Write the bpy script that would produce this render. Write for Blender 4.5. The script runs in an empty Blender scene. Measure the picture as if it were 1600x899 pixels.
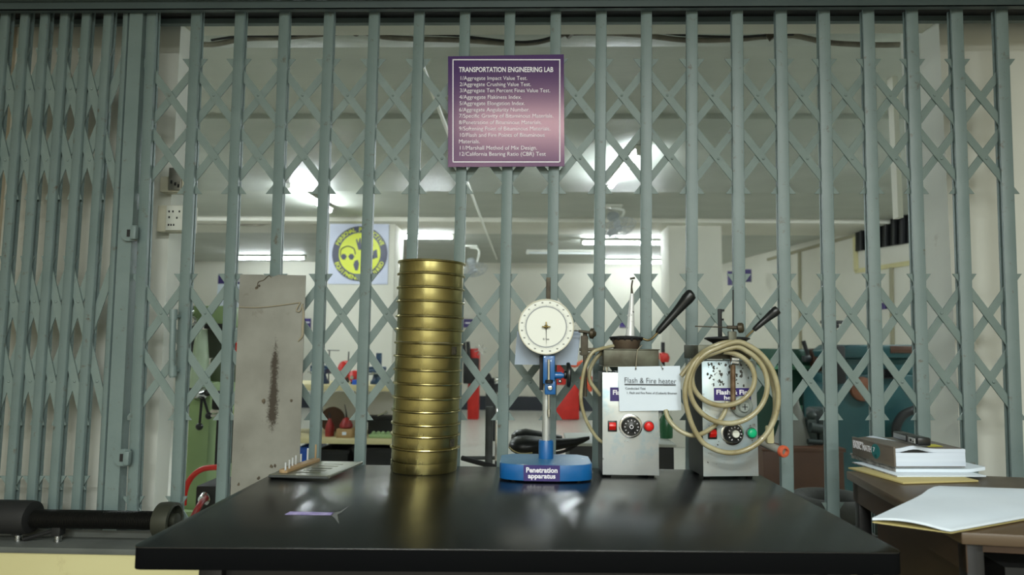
import bpy, bmesh, math, random
from mathutils import Matrix, Vector
random.seed(7)
S = bpy.context.scene
COL = S.collection
R = math.radians
PI = math.pi

# ------------------------------------------------------------------ camera
F_PX = 1020.0
CAM = Vector((0, 0, 1.12))
CM = (Matrix.Rotation(R(1.55), 4, 'Z') @ Matrix.Rotation(R(90 + 5.05), 4, 'X') @ Matrix.Rotation(R(0.55), 4, 'Z'))
cd = bpy.data.cameras.new('camera')
co = bpy.data.objects.new('camera', cd)
COL.objects.link(co)
co.matrix_world = Matrix.Translation(CAM) @ CM
cd.sensor_width = 36
cd.lens = F_PX / 1600 * 36
cd.clip_start = 0.05
cd.dof.use_dof = True
cd.dof.focus_distance = 1.95
cd.dof.aperture_fstop = 3.2
S.camera = co

# ------------------------------------------------------------------ world, exposure
S.view_settings.view_transform = 'Standard'
S.view_settings.look = 'None'
S.view_settings.gamma = 1
S.view_settings.use_curve_mapping = False
S.view_settings.exposure = 0.0
w = bpy.data.worlds.new('world')
S.world = w
w.use_nodes = True
w.node_tree.nodes['Background'].inputs[0].default_value = (0.5, 0.58, 0.55, 1)
w.node_tree.nodes['Background'].inputs[1].default_value = 0.02
S.cycles.use_denoising = True
S.cycles.max_bounces = 6
S.cycles.sample_clamp_indirect = 6

def area(name, loc, size, energy, color, rot=(0, 0, 0)):
    l = bpy.data.lights.new(name, 'AREA')
    l.shape = 'RECTANGLE'; l.size, l.size_y = size
    l.energy = energy; l.color = color
    o = bpy.data.objects.new(name, l); COL.objects.link(o)
    o.location = loc; o.rotation_euler = rot
    return o
# corridor ceiling tube above the camera; the four lamps after it are added
area('corridor_area_light', (0.15, -0.30, 2.66), (1.25, 0.10), 60, (0.95, 1.0, 0.97))
for lx_, ly_, le_ in ((-1.0, -2.6, 110), (1.2, -2.6, 110), (-1.0, -5.2, 165), (1.2, -5.2, 165)):  # four unseen lamps added for more frontal light on gate and wall
    area('corridor_area_light', (lx_, ly_, 2.66), (1.25, 0.10), le_, (0.95, 1.0, 0.97))
TUBE_STRENGTH = 145.0

# ------------------------------------------------------------------ pixel rays
def ray(px, py):
    return (CM.to_3x3() @ Vector(((px - 800) / F_PX, -(py - 449.5) / F_PX, -1)))
def P(px, py, Y):
    d = ray(px, py); return CAM + d * (Y / d.y)
def PZ(px, py, z):
    d = ray(px, py); return CAM + d * ((z - CAM.z) / d.z)
def PW(px, py, p0, n):
    d = ray(px, py); return CAM + d * ((p0 - CAM).dot(n) / d.dot(n))

# ------------------------------------------------------------------ materials
def lin(c):
    return tuple((v / 12.92 if v <= 0.04045 else ((v + 0.055) / 1.055) ** 2.4) for v in [x / 255 for x in c])
_m = {}
def mat(name, rgb, rough=0.6, metal=0.0, rgb2=None, scale=8, amt=0.5, bump=0.0, bscale=60, stretch=None, coat=0.0,
        emit=None, spec=0.5, dirt=None, dirt_scale=3.0, dirt_lo=0.55, dirt_hi=0.75, rvar=0.0, trans=0.0, alpha=1.0, objvar=0.0):
    if name in _m: return _m[name]
    m = bpy.data.materials.new(name); m.use_nodes = True
    nt = m.node_tree; N = nt.nodes; L = nt.links
    b = N['Principled BSDF']
    c1 = (*lin(rgb), 1)
    b.inputs['Base Color'].default_value = c1
    b.inputs['Roughness'].default_value = rough
    b.inputs['Metallic'].default_value = metal
    b.inputs['Specular IOR Level'].default_value = spec
    b.inputs['Coat Weight'].default_value = coat
    b.inputs['Transmission Weight'].default_value = trans
    if emit is not None:
        b.inputs['Emission Color'].default_value = (*lin(rgb), 1)
        b.inputs['Emission Strength'].default_value = emit
    tc = N.new('ShaderNodeTexCoord')
    mp = N.new('ShaderNodeMapping'); L.new(tc.outputs['Object'], mp.inputs[0])
    if stretch: mp.inputs['Scale'].default_value = stretch
    cur = None
    if rgb2 is not None:
        n = N.new('ShaderNodeTexNoise'); n.inputs['Scale'].default_value = scale; n.inputs['Detail'].default_value = 6
        L.new(mp.outputs[0], n.inputs['Vector'])
        mr = N.new('ShaderNodeMapRange'); mr.inputs['From Min'].default_value = 0.5 - 0.25 / max(amt, .01) * .5
        mr.inputs['From Max'].default_value = 0.5 + 0.25 / max(amt, .01) * .5
        L.new(n.outputs[0], mr.inputs[0])
        mx = N.new('ShaderNodeMix'); mx.data_type = 'RGBA'
        mx.inputs[6].default_value = c1; mx.inputs[7].default_value = (*lin(rgb2), 1)
        L.new(mr.outputs[0], mx.inputs[0]); cur = mx.outputs[2]
    if dirt is not None:
        n = N.new('ShaderNodeTexNoise'); n.inputs['Scale'].default_value = dirt_scale; n.inputs['Detail'].default_value = 9
        n.inputs['Roughness'].default_value = .68
        L.new(mp.outputs[0], n.inputs['Vector'])
        mr = N.new('ShaderNodeMapRange'); mr.inputs['From Min'].default_value = dirt_lo; mr.inputs['From Max'].default_value = dirt_hi
        L.new(n.outputs[0], mr.inputs[0])
        mx = N.new('ShaderNodeMix'); mx.data_type = 'RGBA'
        if cur is None: mx.inputs[6].default_value = c1
        else: L.new(cur, mx.inputs[6])
        mx.inputs[7].default_value = (*lin(dirt), 1)
        L.new(mr.outputs[0], mx.inputs[0]); cur = mx.outputs[2]
    if objvar:
        oi = N.new('ShaderNodeObjectInfo')
        hs = N.new('ShaderNodeHueSaturation')
        mr = N.new('ShaderNodeMapRange'); mr.inputs['To Min'].default_value = 1 - objvar; mr.inputs['To Max'].default_value = 1 + objvar
        L.new(oi.outputs['Random'], mr.inputs[0]); L.new(mr.outputs[0], hs.inputs['Value'])
        if cur is None: hs.inputs['Color'].default_value = c1
        else: L.new(cur, hs.inputs['Color'])
        cur = hs.outputs[0]
    if cur is not None: L.new(cur, b.inputs['Base Color'])
    if rvar:
        n = N.new('ShaderNodeTexNoise'); n.inputs['Scale'].default_value = 14; n.inputs['Detail'].default_value = 5
        L.new(mp.outputs[0], n.inputs['Vector'])
        mr = N.new('ShaderNodeMapRange'); mr.inputs['To Min'].default_value = max(rough - rvar, 0.02); mr.inputs['To Max'].default_value = rough + rvar
        mr.inputs['From Min'].default_value = .3; mr.inputs['From Max'].default_value = .7
        L.new(n.outputs[0], mr.inputs[0]); L.new(mr.outputs[0], b.inputs['Roughness'])
    if bump:
        n = N.new('ShaderNodeTexNoise'); n.inputs['Scale'].default_value = bscale; n.inputs['Detail'].default_value = 4
        L.new(mp.outputs[0], n.inputs['Vector'])
        bp = N.new('ShaderNodeBump'); bp.inputs['Strength'].default_value = bump; bp.inputs['Distance'].default_value = .01
        L.new(n.outputs[0], bp.inputs['Height']); L.new(bp.outputs[0], b.inputs['Normal'])
    _m[name] = m
    return m

GREY = mat('gate_paint', (115, 131, 129), .42, rgb2=(104, 121, 119), scale=9, bump=.05, bscale=90,
           dirt=(88, 76, 62), dirt_scale=34, dirt_lo=.60, dirt_hi=.74)
GREY2 = mat('gate_strap_paint', (121, 136, 131), .5, rgb2=(108, 124, 120), scale=14, dirt=(92, 76, 62), dirt_scale=22, dirt_lo=.64, dirt_hi=.78)
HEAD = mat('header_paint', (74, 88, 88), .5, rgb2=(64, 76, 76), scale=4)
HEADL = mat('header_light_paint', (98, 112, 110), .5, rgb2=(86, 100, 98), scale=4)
BLK = mat('black_gap_shade', (16, 18, 18), .6)
CREAM = mat('cream_wall', (212, 211, 197), .75, rgb2=(204, 203, 189), scale=2, bump=.05, bscale=30)
WHITEW = mat('white_wall', (222, 224, 214), .7, rgb2=(210, 212, 202), scale=2.5, bump=.06, bscale=30,
             dirt=(150, 140, 120), dirt_scale=5, dirt_lo=.66, dirt_hi=.85)
BEIGEW = mat('beige_wall', (176, 168, 148), .8, rgb2=(160, 152, 132), scale=3, dirt=(120, 108, 90), dirt_scale=6, dirt_lo=.6, dirt_hi=.8)
CEIL = mat('ceiling_paint', (186, 190, 180), .6, rgb2=(172, 177, 167), scale=1.6, bump=.12, bscale=14, dirt=(120, 114, 100), dirt_scale=1.8, dirt_lo=.66, dirt_hi=.9, stretch=(1, 2.2, 1))
CEILG = mat('glossy_ceiling_paint', (178, 184, 175), .5, rgb2=(166, 172, 163), scale=3, bump=.28, bscale=16)
FLOORB = mat('pale_terrazzo_floor', (206, 206, 196), .3, rgb2=(188, 188, 178), scale=20)
FLOORF = mat('corridor_floor', (120, 116, 108), .5, rgb2=(100, 98, 92), scale=6)
SKIRT = mat('dark_skirting_paint', (40, 46, 54), .5)
SILL = mat('grey_sill_paint', (96, 100, 96), .6, rgb2=(80, 84, 80), scale=10)
PARA = mat('cream_parapet', (206, 200, 150), .7, rgb2=(196, 188, 138), scale=3, dirt=(160, 146, 104), dirt_scale=4, dirt_lo=.6, dirt_hi=.8)
TABLE = mat('black_laminate', (9, 11, 12), .25, rgb2=(13, 15, 16), scale=4, amt=.4, rvar=.02, spec=.65)
TEDGE = mat('black_table_edge', (7, 8, 9), .8, spec=.06)
TLEG = mat('dark_table_frame', (26, 24, 24), .5)
BRASS = mat('brass', (172, 163, 110), .31, .96, rgb2=(148, 138, 88), scale=5, stretch=(1, 1, .35), rvar=.08, objvar=.12,
            dirt=(96, 82, 46), dirt_scale=12, dirt_lo=.62, dirt_hi=.82)
BRASSR = mat('brass_rim', (200, 188, 134), .26, .95, rgb2=(150, 136, 84), scale=30)
MESHW = mat('wire_mesh', (120, 116, 100), .5, .7)
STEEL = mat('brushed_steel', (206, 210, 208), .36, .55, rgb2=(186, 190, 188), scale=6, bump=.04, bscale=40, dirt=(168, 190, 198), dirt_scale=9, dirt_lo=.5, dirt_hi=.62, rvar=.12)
STEELP = mat('scuffed_steel', (200, 200, 192), .4, .5, rgb2=(172, 196, 206), scale=7, amt=.8, dirt=(120, 104, 78), dirt_scale=18, dirt_lo=.6, dirt_hi=.72, rvar=.12)
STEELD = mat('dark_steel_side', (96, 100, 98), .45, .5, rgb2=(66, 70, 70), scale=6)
CHROME = mat('chrome', (210, 212, 212), .16, 1.0)
IRON = mat('rusty_iron', (92, 88, 74), .6, .5, rgb2=(62, 54, 44), scale=20, amt=.8, dirt=(120, 84, 50), dirt_scale=30, dirt_lo=.58, dirt_hi=.75)
IRONG = mat('tarnished_plate', (104, 106, 92), .5, .6, rgb2=(74, 70, 58), scale=14, amt=.9, dirt=(52, 42, 34), dirt_scale=12, dirt_lo=.55, dirt_hi=.75)
BLACKP = mat('black_plastic', (22, 24, 24), .32)
BLACKM = mat('black_matte', (24, 25, 25), .65)
BLUE = mat('blue_paint', (14, 84, 146), .32, rgb2=(20, 96, 156), scale=8, coat=.3, dirt=(150, 176, 190), dirt_scale=34, dirt_lo=.68, dirt_hi=.74)
BLUED = mat('worn_blue_top', (74, 124, 156), .35, rgb2=(48, 106, 150), scale=9, amt=.8, dirt=(176, 190, 192), dirt_scale=20, dirt_lo=.6, dirt_hi=.7)
DIAL = mat('dial_white', (226, 228, 218), .35)
DIALR = mat('dial_ring_grey', (152, 156, 156), .4)
INK = mat('black_ink', (26, 26, 28), .6)
PURPLE = mat('purple_label', (52, 38, 104), .35)
SIGNP = mat('purple_sign_laminate', (56, 40, 92), .2, rgb2=(66, 47, 100), scale=5, bump=.015, bscale=9, spec=.5)
SIGNP.node_tree.nodes['Principled BSDF'].inputs['Specular Tint'].default_value = (1, .62, .58, 1)
WHITEINK = mat('white_ink', (232, 230, 236), .4)
PAPER = mat('white_paper', (218, 228, 236), .7, rgb2=(208, 220, 230), scale=6)
PAPERB = mat('blueish_paper', (150, 164, 182), .6, trans=.0)
RED = mat('red_plastic', (212, 34, 28), .3)
REDP = mat('red_paint', (206, 44, 34), .4, rgb2=(178, 34, 26), scale=8)
REDD = mat('dull_red_metal', (150, 34, 28), .45, rgb2=(110, 24, 22), scale=16)
GREENB = mat('green_button', (22, 178, 122), .3)
HOSE = mat('yellowed_hose', (172, 166, 134), .34, rgb2=(140, 128, 90), scale=16, amt=.7, coat=.3, dirt=(92, 78, 50), dirt_scale=30, dirt_lo=.62, dirt_hi=.74)
ORNG = mat('orange_rubber', (196, 92, 62), .5)
WOODL = mat('pale_wood', (168, 142, 106), .6, rgb2=(142, 116, 82), scale=30, stretch=(1, .2, 1))
ALU = mat('grey_gauge_plate', (150, 152, 140), .36, .75, rgb2=(122, 124, 112), scale=8)
SHEET = mat('grimy_galvanised_sheet', (138, 138, 129), .5, .15, rgb2=(114, 113, 104), scale=7, amt=.6, bump=.06, bscale=20, dirt=(92, 82, 66), dirt_scale=17, dirt_lo=.62, dirt_hi=.80)
STAIN = mat('dark_oil_stain', (58, 50, 38), .7, rgb2=(96, 86, 68), scale=80, amt=.9)
ROPE = mat('dirty_string', (150, 142, 120), .8)
DESKW = mat('brown_desk_laminate', (84, 68, 48), .4, rgb2=(72, 57, 40), scale=7, stretch=(.4, 3, 1))
DESKD = mat('brown_desk_panel', (62, 42, 24), .5, rgb2=(50, 34, 20), scale=6)
BOOKC = mat('grey_brown_book_cover', (106, 98, 88), .35, rgb2=(96, 88, 80), scale=10)
PAGES = mat('page_block', (216, 226, 238), .7, rgb2=(196, 206, 220), scale=90, stretch=(.02, .02, 1))
TEALP = mat('teal_print', (30, 110, 112), .4)
YELP = mat('yellow_print', (196, 190, 70), .5)
MANILA = mat('manila_card', (186, 172, 116), .6)
MGREEN = mat('pale_green_enamel', (150, 176, 124), .38, rgb2=(138, 166, 114), scale=4)
MGREEND = mat('dark_green_enamel', (30, 66, 50), .4, rgb2=(34, 72, 58), scale=4)
TEAL = mat('teal_enamel', (36, 80, 82), .35, rgb2=(30, 68, 72), scale=4)
DBLUE = mat('dark_blue_vise_paint', (38, 64, 88), .4)
BBLUE = mat('bright_blue_plastic', (24, 86, 190), .35)
LBLUE = mat('light_blue_poster', (120, 176, 222), .5)
CARD = mat('cardboard', (158, 128, 84), .7)
BENCHW = mat('pale_bench_edge', (196, 186, 140), .6)
CLOTH = mat('white_sheet_backing', (226, 226, 220), .7)
PLW = mat('white_plastic', (216, 218, 206), .4)
PLC = mat('cream_plastic', (204, 200, 178), .45)
BROWNB = mat('brown_wood_box', (84, 54, 34), .5, rgb2=(68, 43, 28), scale=5)
TYRE = mat('tyre_rubber', (52, 54, 50), .75, bump=.4, bscale=40)
NAVY = mat('navy_print', (34, 40, 66), .4)
YELLOW = mat('yellow_print_bright', (214, 224, 40), .4)
LAV = mat('lavender_poster', (208, 214, 232), .4)
EMIT = mat('lit_tube', (240, 250, 255), .4, emit=TUBE_STRENGTH)
EMIT_FAR = mat('lit_far_tube', (240, 250, 255), .4, emit=60)
EMIT_ADDED = mat('added_side_glow', (240, 250, 255), .4, emit=330)  # glow of the two added tubes out of view
UNLIT = mat('unlit_tube', (210, 216, 214), .3)
BROWNP = mat('brown_painted_door', (134, 112, 86), .6, rgb2=(120, 100, 78), scale=3)
DARKGL = mat('black_window_glass', (16, 18, 20), .12)
LINEM = mat('wall_seam_paint', (150, 146, 120), .7)
CONDUIT = mat('grey_conduit', (140, 136, 120), .6, rgb2=(80, 74, 64), scale=12)
SILVERT = mat('silver_dotted_tape', (214, 216, 214), .35, .2, dirt=(90, 88, 84), dirt_scale=80, dirt_lo=.6, dirt_hi=.64)

# ------------------------------------------------------------------ mesh builder
ORG = {}
class MB:
    def __init__(s, M=None):
        s.bm = bmesh.new(); s.M = M or Matrix()
    def _merge(s, b, M=None):
        T = s.M @ (M or Matrix())
        me = bpy.data.meshes.new('tmp')
        bmesh.ops.transform(b, matrix=T, verts=b.verts)
        b.to_mesh(me); b.free(); s.bm.from_mesh(me); bpy.data.meshes.remove(me)
    def box(s, lo, hi, bevel=0, M=None, seg=2):
        b = bmesh.new()
        lo, hi = Vector(lo), Vector(hi); c = (lo + hi) / 2; d = hi - lo
        bmesh.ops.create_cube(b, size=1, matrix=Matrix.Translation(c) @ Matrix.Diagonal((*[max(abs(v), 1e-5) for v in d], 1)))
        if bevel: bmesh.ops.bevel(b, geom=list(b.edges), offset=bevel, segments=seg, affect='EDGES', profile=.5)
        s._merge(b, M); return s
    def boxpx(s, x0, y0, x1, y1, Y, depth, bevel=0):
        a = P(x0, y1, Y); c = P(x1, y0, Y)
        return s.box((a.x, Y, a.z), (c.x, Y + depth, c.z), bevel)
    def lathe(s, prof, seg=48, M=None, cap=True):
        b = bmesh.new(); rings = []
        for r, z in prof:
            if r < 1e-6: rings.append([b.verts.new((0, 0, z))])
            else: rings.append([b.verts.new((r * math.cos(2 * PI * k / seg), r * math.sin(2 * PI * k / seg), z)) for k in range(seg)])
        for A, B in zip(rings, rings[1:]):
            for k in range(seg):
                k2 = (k + 1) % seg
                if len(A) == 1 and len(B) == 1: continue
                if len(A) == 1: b.faces.new((A[0], B[k2], B[k]))
                elif len(B) == 1: b.faces.new((A[k], A[k2], B[0]))
                else: b.faces.new((A[k], A[k2], B[k2], B[k]))
        if cap:
            for rr, fl in ((rings[0], True), (rings[-1], False)):
                if len(rr) > 1: b.faces.new(rr[::-1] if fl else rr)
        bmesh.ops.recalc_face_normals(b, faces=b.faces)
        s._merge(b, M); return s
    def cyl(s, p, q, r, r2=None, seg=20):
        p, q = Vector(p), Vector(q); d = q - p; r2 = r if r2 is None else r2
        M = Matrix.Translation(p) @ d.to_track_quat('Z', 'Y').to_matrix().to_4x4()
        return s.lathe([(r, 0), (r2, d.length)], seg, M)
    def axlathe(s, p, d, prof, seg=32):
        M = Matrix.Translation(Vector(p)) @ Vector(d).to_track_quat('Z', 'Y').to_matrix().to_4x4()
        return s.lathe(prof, seg, M)
    def ball(s, c, r, sc=(1, 1, 1), seg=20):
        b = bmesh.new()
        bmesh.ops.create_uvsphere(b, u_segments=seg, v_segments=seg // 2, radius=r)
        s._merge(b, Matrix.Translation(Vector(c)) @ Matrix.Diagonal((*sc, 1))); return s
    def tube(s, pts, r, seg=10, smooth=6, closed=False):
        pts = [Vector(p) for p in pts]
        rr = r if isinstance(r, (list, tuple)) else [r] * len(pts)
        out = []; ro = []
        n = len(pts)
        if smooth > 1 and n > 2:
            rng = range(n if closed else n - 1)
            for i in rng:
                if closed: p0, p1, p2, p3 = pts[(i - 1) % n], pts[i], pts[(i + 1) % n], pts[(i + 2) % n]
                else: p0, p1, p2, p3 = pts[max(i - 1, 0)], pts[i], pts[i + 1], pts[min(i + 2, n - 1)]
                for k in range(smooth):
                    t = k / smooth
                    out.append(.5 * ((2 * p1) + (p2 - p0) * t + (2 * p0 - 5 * p1 + 4 * p2 - p3) * t * t + (3 * p1 - p0 - 3 * p2 + p3) * t ** 3))
                    ro.append(rr[i] * (1 - t) + rr[(i + 1) % n] * t)
            if not closed: out.append(pts[-1]); ro.append(rr[-1])
        else: out, ro = pts, rr
        b = bmesh.new(); rings = []
        m = len(out)
        up = None
        for i, p in enumerate(out):
            if closed: t = out[(i + 1) % m] - out[i - 1]
            else: t = out[min(i + 1, m - 1)] - out[max(i - 1, 0)]
            t.normalize()
            if up is None: up = t.orthogonal().normalized()
            up = (up - t * up.dot(t)).normalized(); sd = t.cross(up)
            rings.append([b.verts.new(p + (up * math.cos(2 * PI * k / seg) + sd * math.sin(2 * PI * k / seg)) * ro[i]) for k in range(seg)])
        for i in range(m if closed else m - 1):
            A, B = rings[i], rings[(i + 1) % m]
            off = 0
            if closed and i == m - 1:
                off = min(range(seg), key=lambda o: (A[0].co - B[o].co).length)
            for k in range(seg): b.faces.new((A[k], A[(k + 1) % seg], B[(k + 1 + off) % seg], B[(k + off) % seg]))
        if not closed: b.faces.new(rings[0][::-1]); b.faces.new(rings[-1])
        bmesh.ops.recalc_face_normals(b, faces=b.faces)
        s._merge(b); return s
    def prism(s, poly, vec, bevel=0, M=None):
        """poly: list of 3D points (planar), extruded along vec"""
        b = bmesh.new(); vec = Vector(vec)
        A = [b.verts.new(Vector(p)) for p in poly]; B = [b.verts.new(Vector(p) + vec) for p in poly]
        b.faces.new(A); b.faces.new(B[::-1]); n = len(A)
        for k in range(n): b.faces.new((A[k], B[k], B[(k + 1) % n], A[(k + 1) % n]))
        bmesh.ops.recalc_face_normals(b, faces=b.faces)
        if bevel: bmesh.ops.bevel(b, geom=list(b.edges), offset=bevel, segments=2, affect='EDGES', profile=.5)
        s._merge(b, M); return s
    def loft(s, secs, seg=20, e=2.0):
        """secs: (center, axisA vector, axisB vector) ellipse sections"""
        b = bmesh.new(); rings = []
        for c, a, bb in secs:
            c, a, bb = Vector(c), Vector(a), Vector(bb); ring = []
            for k in range(seg):
                t = 2 * PI * k / seg; ct, st = math.cos(t), math.sin(t)
                ring.append(b.verts.new(c + a * math.copysign(abs(ct) ** (2 / e), ct) + bb * math.copysign(abs(st) ** (2 / e), st)))
            rings.append(ring)
        for A, B in zip(rings, rings[1:]):
            for k in range(seg): b.faces.new((A[k], A[(k + 1) % seg], B[(k + 1) % seg], B[k]))
        b.faces.new(rings[0][::-1]); b.faces.new(rings[-1])
        bmesh.ops.recalc_face_normals(b, faces=b.faces)
        s._merge(b); return s
    def text(s, txt, o, rt, upv, width=None, height=None, depth=.0006, align='CENTER', bold=0.0, serif=False):
        """text on the plane through o with directions rt, upv; height = cap height"""
        cu = bpy.data.curves.new('t', 'FONT'); cu.body = txt; cu.extrude = .01; cu.align_x = align; cu.offset = bold; cu.resolution_u = 3
        ob = bpy.data.objects.new('t', cu); COL.objects.link(ob)
        dg = bpy.context.evaluated_depsgraph_get(); dg.update()
        me = bpy.data.meshes.new_from_object(ob.evaluated_get(dg))
        xs = [v.co.x for v in me.vertices]; wd = max(xs) - min(xs)
        k = height / .7
        kx = k if width is None else width / wd
        rt, upv = Vector(rt).normalized(), Vector(upv).normalized(); nn = rt.cross(upv)
        T = Matrix.Translation(Vector(o)) @ Matrix(((rt.x, upv.x, nn.x, 0), (rt.y, upv.y, nn.y, 0), (rt.z, upv.z, nn.z, 0), (0, 0, 0, 1))) @ Matrix.Diagonal((kx, k, depth / .02, 1))
        b = bmesh.new(); b.from_mesh(me)
        if serif:
            zt_ = max(v.co.z for v in b.verts); add = []
            for e_ in b.edges:
                p, q = e_.verts[0].co, e_.verts[1].co
                if abs(p.z - zt_) < 1e-4 and abs(q.z - zt_) < 1e-4 and abs(p.y - q.y) < .004 and .045 < abs(p.x - q.x) < .2 and len(e_.link_faces) == 2 and any(abs(f.normal.z) < .5 for f in e_.link_faces):
                    add.append((min(p.x, q.x), max(p.x, q.x), p.y))
            for x0_, x1_, y_ in add:
                dn = -.028 if y_ > .1 else .028
                bmesh.ops.create_cube(b, size=1, matrix=Matrix.Translation(((x0_ + x1_) / 2, y_ + dn / 2, 0)) @ Matrix.Diagonal((x1_ - x0_ + .13, .028, 2 * zt_, 1)))
        s._merge(b, T)
        bpy.data.objects.remove(ob); bpy.data.curves.remove(cu); bpy.data.meshes.remove(me)
        return s
    def build(s, name, m, parent=None, loc=None):
        me = bpy.data.meshes.new(name)
        bmesh.ops.remove_doubles(s.bm, verts=s.bm.verts, dist=1e-6)
        if parent is not None: off = ORG[parent.name]
        else:
            if loc is None:
                vs = [v.co for v in s.bm.verts]
                loc = Vector(((min(v.x for v in vs) + max(v.x for v in vs)) / 2, (min(v.y for v in vs) + max(v.y for v in vs)) / 2, min(v.z for v in vs)))
            off = Vector(loc)
        bmesh.ops.translate(s.bm, verts=s.bm.verts, vec=-off)
        s.bm.to_mesh(me); s.bm.free()
        me.materials.append(m)
        for p in me.polygons: p.use_smooth = True
        me.set_sharp_from_angle(angle=R(38))
        o = bpy.data.objects.new(name, me); COL.objects.link(o)
        ORG[o.name] = off
        if parent is not None: o.parent = parent
        else: o.location = off
        return o

def tag(o, label, cat, group=None):
    o['label'] = label; o['category'] = cat
    if group: o['group'] = group
    return o
def thing(name, loc, label, cat, group=None):
    o = bpy.data.objects.new(name, None); COL.objects.link(o)
    o.empty_display_size = .05
    o.location = loc; ORG[o.name] = Vector(loc)
    return tag(o, label, cat, group)
def struct(name, mb, m):
    o = mb.build(name, m); o['kind'] = 'structure'; return o
def dup(o, dv=Vector((0, 0, 0)), parent=None):
    c = o.copy(); COL.objects.link(c); ORG[c.name] = ORG[o.name] + dv
    if parent is not None: c.parent = parent
    else: c.location = o.location + dv
    for ch in [x for x in COL.objects if x.parent == o]: dup(ch, dv, c)
    return c

# ================================================================== SETTING
T = 0.75                     # table top height
GY = 2.12                    # plane of the gate straps
WY = 2.30                    # front face of the wall round the opening
CZ = 2.56                    # ceiling of the laboratory
FARY = 11.4
# floors
struct('floor', MB().box((-6.2, 2.5, -.05), (5.2, FARY + .2, 0)), FLOORB)
struct('floor_front', MB().box((-3.2, -6.6, -.05), (3.4, 2.5, 0)), FLOORF)
# laboratory ceiling, its slabs step at two shallow beams
cl = MB().box((-6.2, 2.45, CZ), (5.2, FARY + .2, CZ + .1))
ceil_o = struct('ceiling', cl, CEIL)
zc = lambda py, px=800: None
# beams: near beam (light glossy soffit), second beam, third beam
def beam(name, py0, py1, drop, m):
    d0 = PZ(800, py0, CZ - drop).y; d1 = PZ(800, py1, CZ - drop).y
    struct(name, MB().box((-6.1, d0, CZ - drop), (4.9, d1, CZ + .01), .004), m)
beam('trim_1', 40, 74, .10, CEILG)
beam('trim_2', 186, 300, .035, CEILG)
beam('trim_3', 347, 366, .05, CREAM)
# thin seam line in the ceiling
# walls of the laboratory
struct('wall_far', MB().box((-6.2, FARY, 0), (5.0, FARY + .15, CZ + .05)), CREAM)
struct('baseboard_far', MB().box((-6.1, FARY - .02, 0), (3.3, FARY, .24)), SKIRT)
struct('wall_left', MB().box((-6.2, 2.5, 0), (-6.0, FARY, CZ + .05)), CREAM)
wr0 = Vector((4.86, 2.5, 0)); wr1 = Vector((3.33, FARY + .1, 0))
wdir = (wr1 - wr0).normalized(); wn = Vector((wdir.y, -wdir.x, 0))
struct('wall_right', MB().prism([wr0, wr1, wr1 + Vector((0, 0, CZ + .05)), wr0 + Vector((0, 0, CZ + .05))], wn * .15), CREAM)
# wall round the gate opening
xL = P(268, 300, WY).x; xR = P(1480, 300, WY).x
zTop = P(800, 34, WY).z
struct('wall_front_left', MB().box((xL - .62, WY, 0), (xL, WY + .085, 2.8)), WHITEW)
struct('wall_corridor_left', MB().box((-3.2, WY + .02, 0), (xL - .62, WY + .16, 2.8)), BEIGEW)
struct('wall_front_right', MB().box((xR, WY, 0), (3.4, WY + .24, 2.8)), WHITEW)
struct('wall_header', MB().box((xL, WY, zTop), (xR, WY + .10, 2.8)), CREAM)
# parapet under the gate
PY = 1.985
SZ = P(120, 838, 2.10).z
struct('wall_parapet', MB().box((-3.2, PY, 0), (3.4, WY + .02, SZ - .012)), PARA)
struct('trim_sill', MB().box((-3.2, PY - .006, SZ - .018), (3.4, WY + .02, SZ), .003), SILL)
# corridor shell
struct('ceiling_corridor', MB().box((-3.2, -6.6, 2.75), (3.4, WY, 2.85)), CEIL)
struct('wall_back', MB().box((-3.2, -6.7, 0), (3.4, -6.6, 2.8)), BEIGEW)
struct('wall_side_left', MB().box((-3.3, -6.6, 0), (-3.2, WY, 2.8)), BEIGEW)
struct('wall_side_right', MB().box((3.4, -6.6, 0), (3.5, WY, 2.8)), BEIGEW)
# header channel over the gate
zb = P(800, 14, GY - .05).z
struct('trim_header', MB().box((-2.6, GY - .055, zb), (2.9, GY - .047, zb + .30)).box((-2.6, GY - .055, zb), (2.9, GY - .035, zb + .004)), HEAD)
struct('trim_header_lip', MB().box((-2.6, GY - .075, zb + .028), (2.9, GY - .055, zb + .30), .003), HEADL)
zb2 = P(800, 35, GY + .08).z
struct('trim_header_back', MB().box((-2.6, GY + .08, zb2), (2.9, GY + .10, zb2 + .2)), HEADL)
struct('trim_header_gap', MB().box((-2.6, GY - .05, P(800, 27, GY + .08).z), (2.9, GY + .08, zb + .30)), BLK)  # black box puts the shade of the header gap into colour

# pillars
def pillar(name, x0, x1, Y, dep, m=CREAM):
    a = P(x0, 500, Y).x; b = P(x1, 500, Y).x
    struct(name, MB().box((a, Y, 0), (b, Y + dep, CZ + .02), .004), m)
PLY = PZ(800, 345, CZ).y
pillar('wall_pillar_left', 505, 614, PLY, .5)
pillar('wall_pillar_right', 1046, 1130, PLY, .45)
struct('trim_pillar_conduit', MB().boxpx(618, 352, 621, 640, PLY + .3, .03), LINEM)
# seams and doors on the right wall
def W(px, py): return PW(px, py, wr0, wn)
def wstrip(name, a, b, th, m, off=.02):
    """a strip on the right wall between two wall points"""
    p, q = W(*a), W(*b)
    d = (q - p); side = d.cross(wn).normalized() * th / 2
    return struct(name, MB().prism([p - side, q - side, q + side, p + side], -wn * off), m)
wstrip('trim_4', (1200, 406), (1344, 366), .04, LINEM)
wstrip('trim_5', (1250, 392), (1252, 560), .05, LINEM)
wstrip('trim_6', (1337, 368), (1339, 424), .06, PARA)
wstrip('trim_7', (1338, 424), (1424, 411), .05, PARA)
wstrip('trim_8', (1394, 418), (1396, 560), .05, LINEM)
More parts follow.
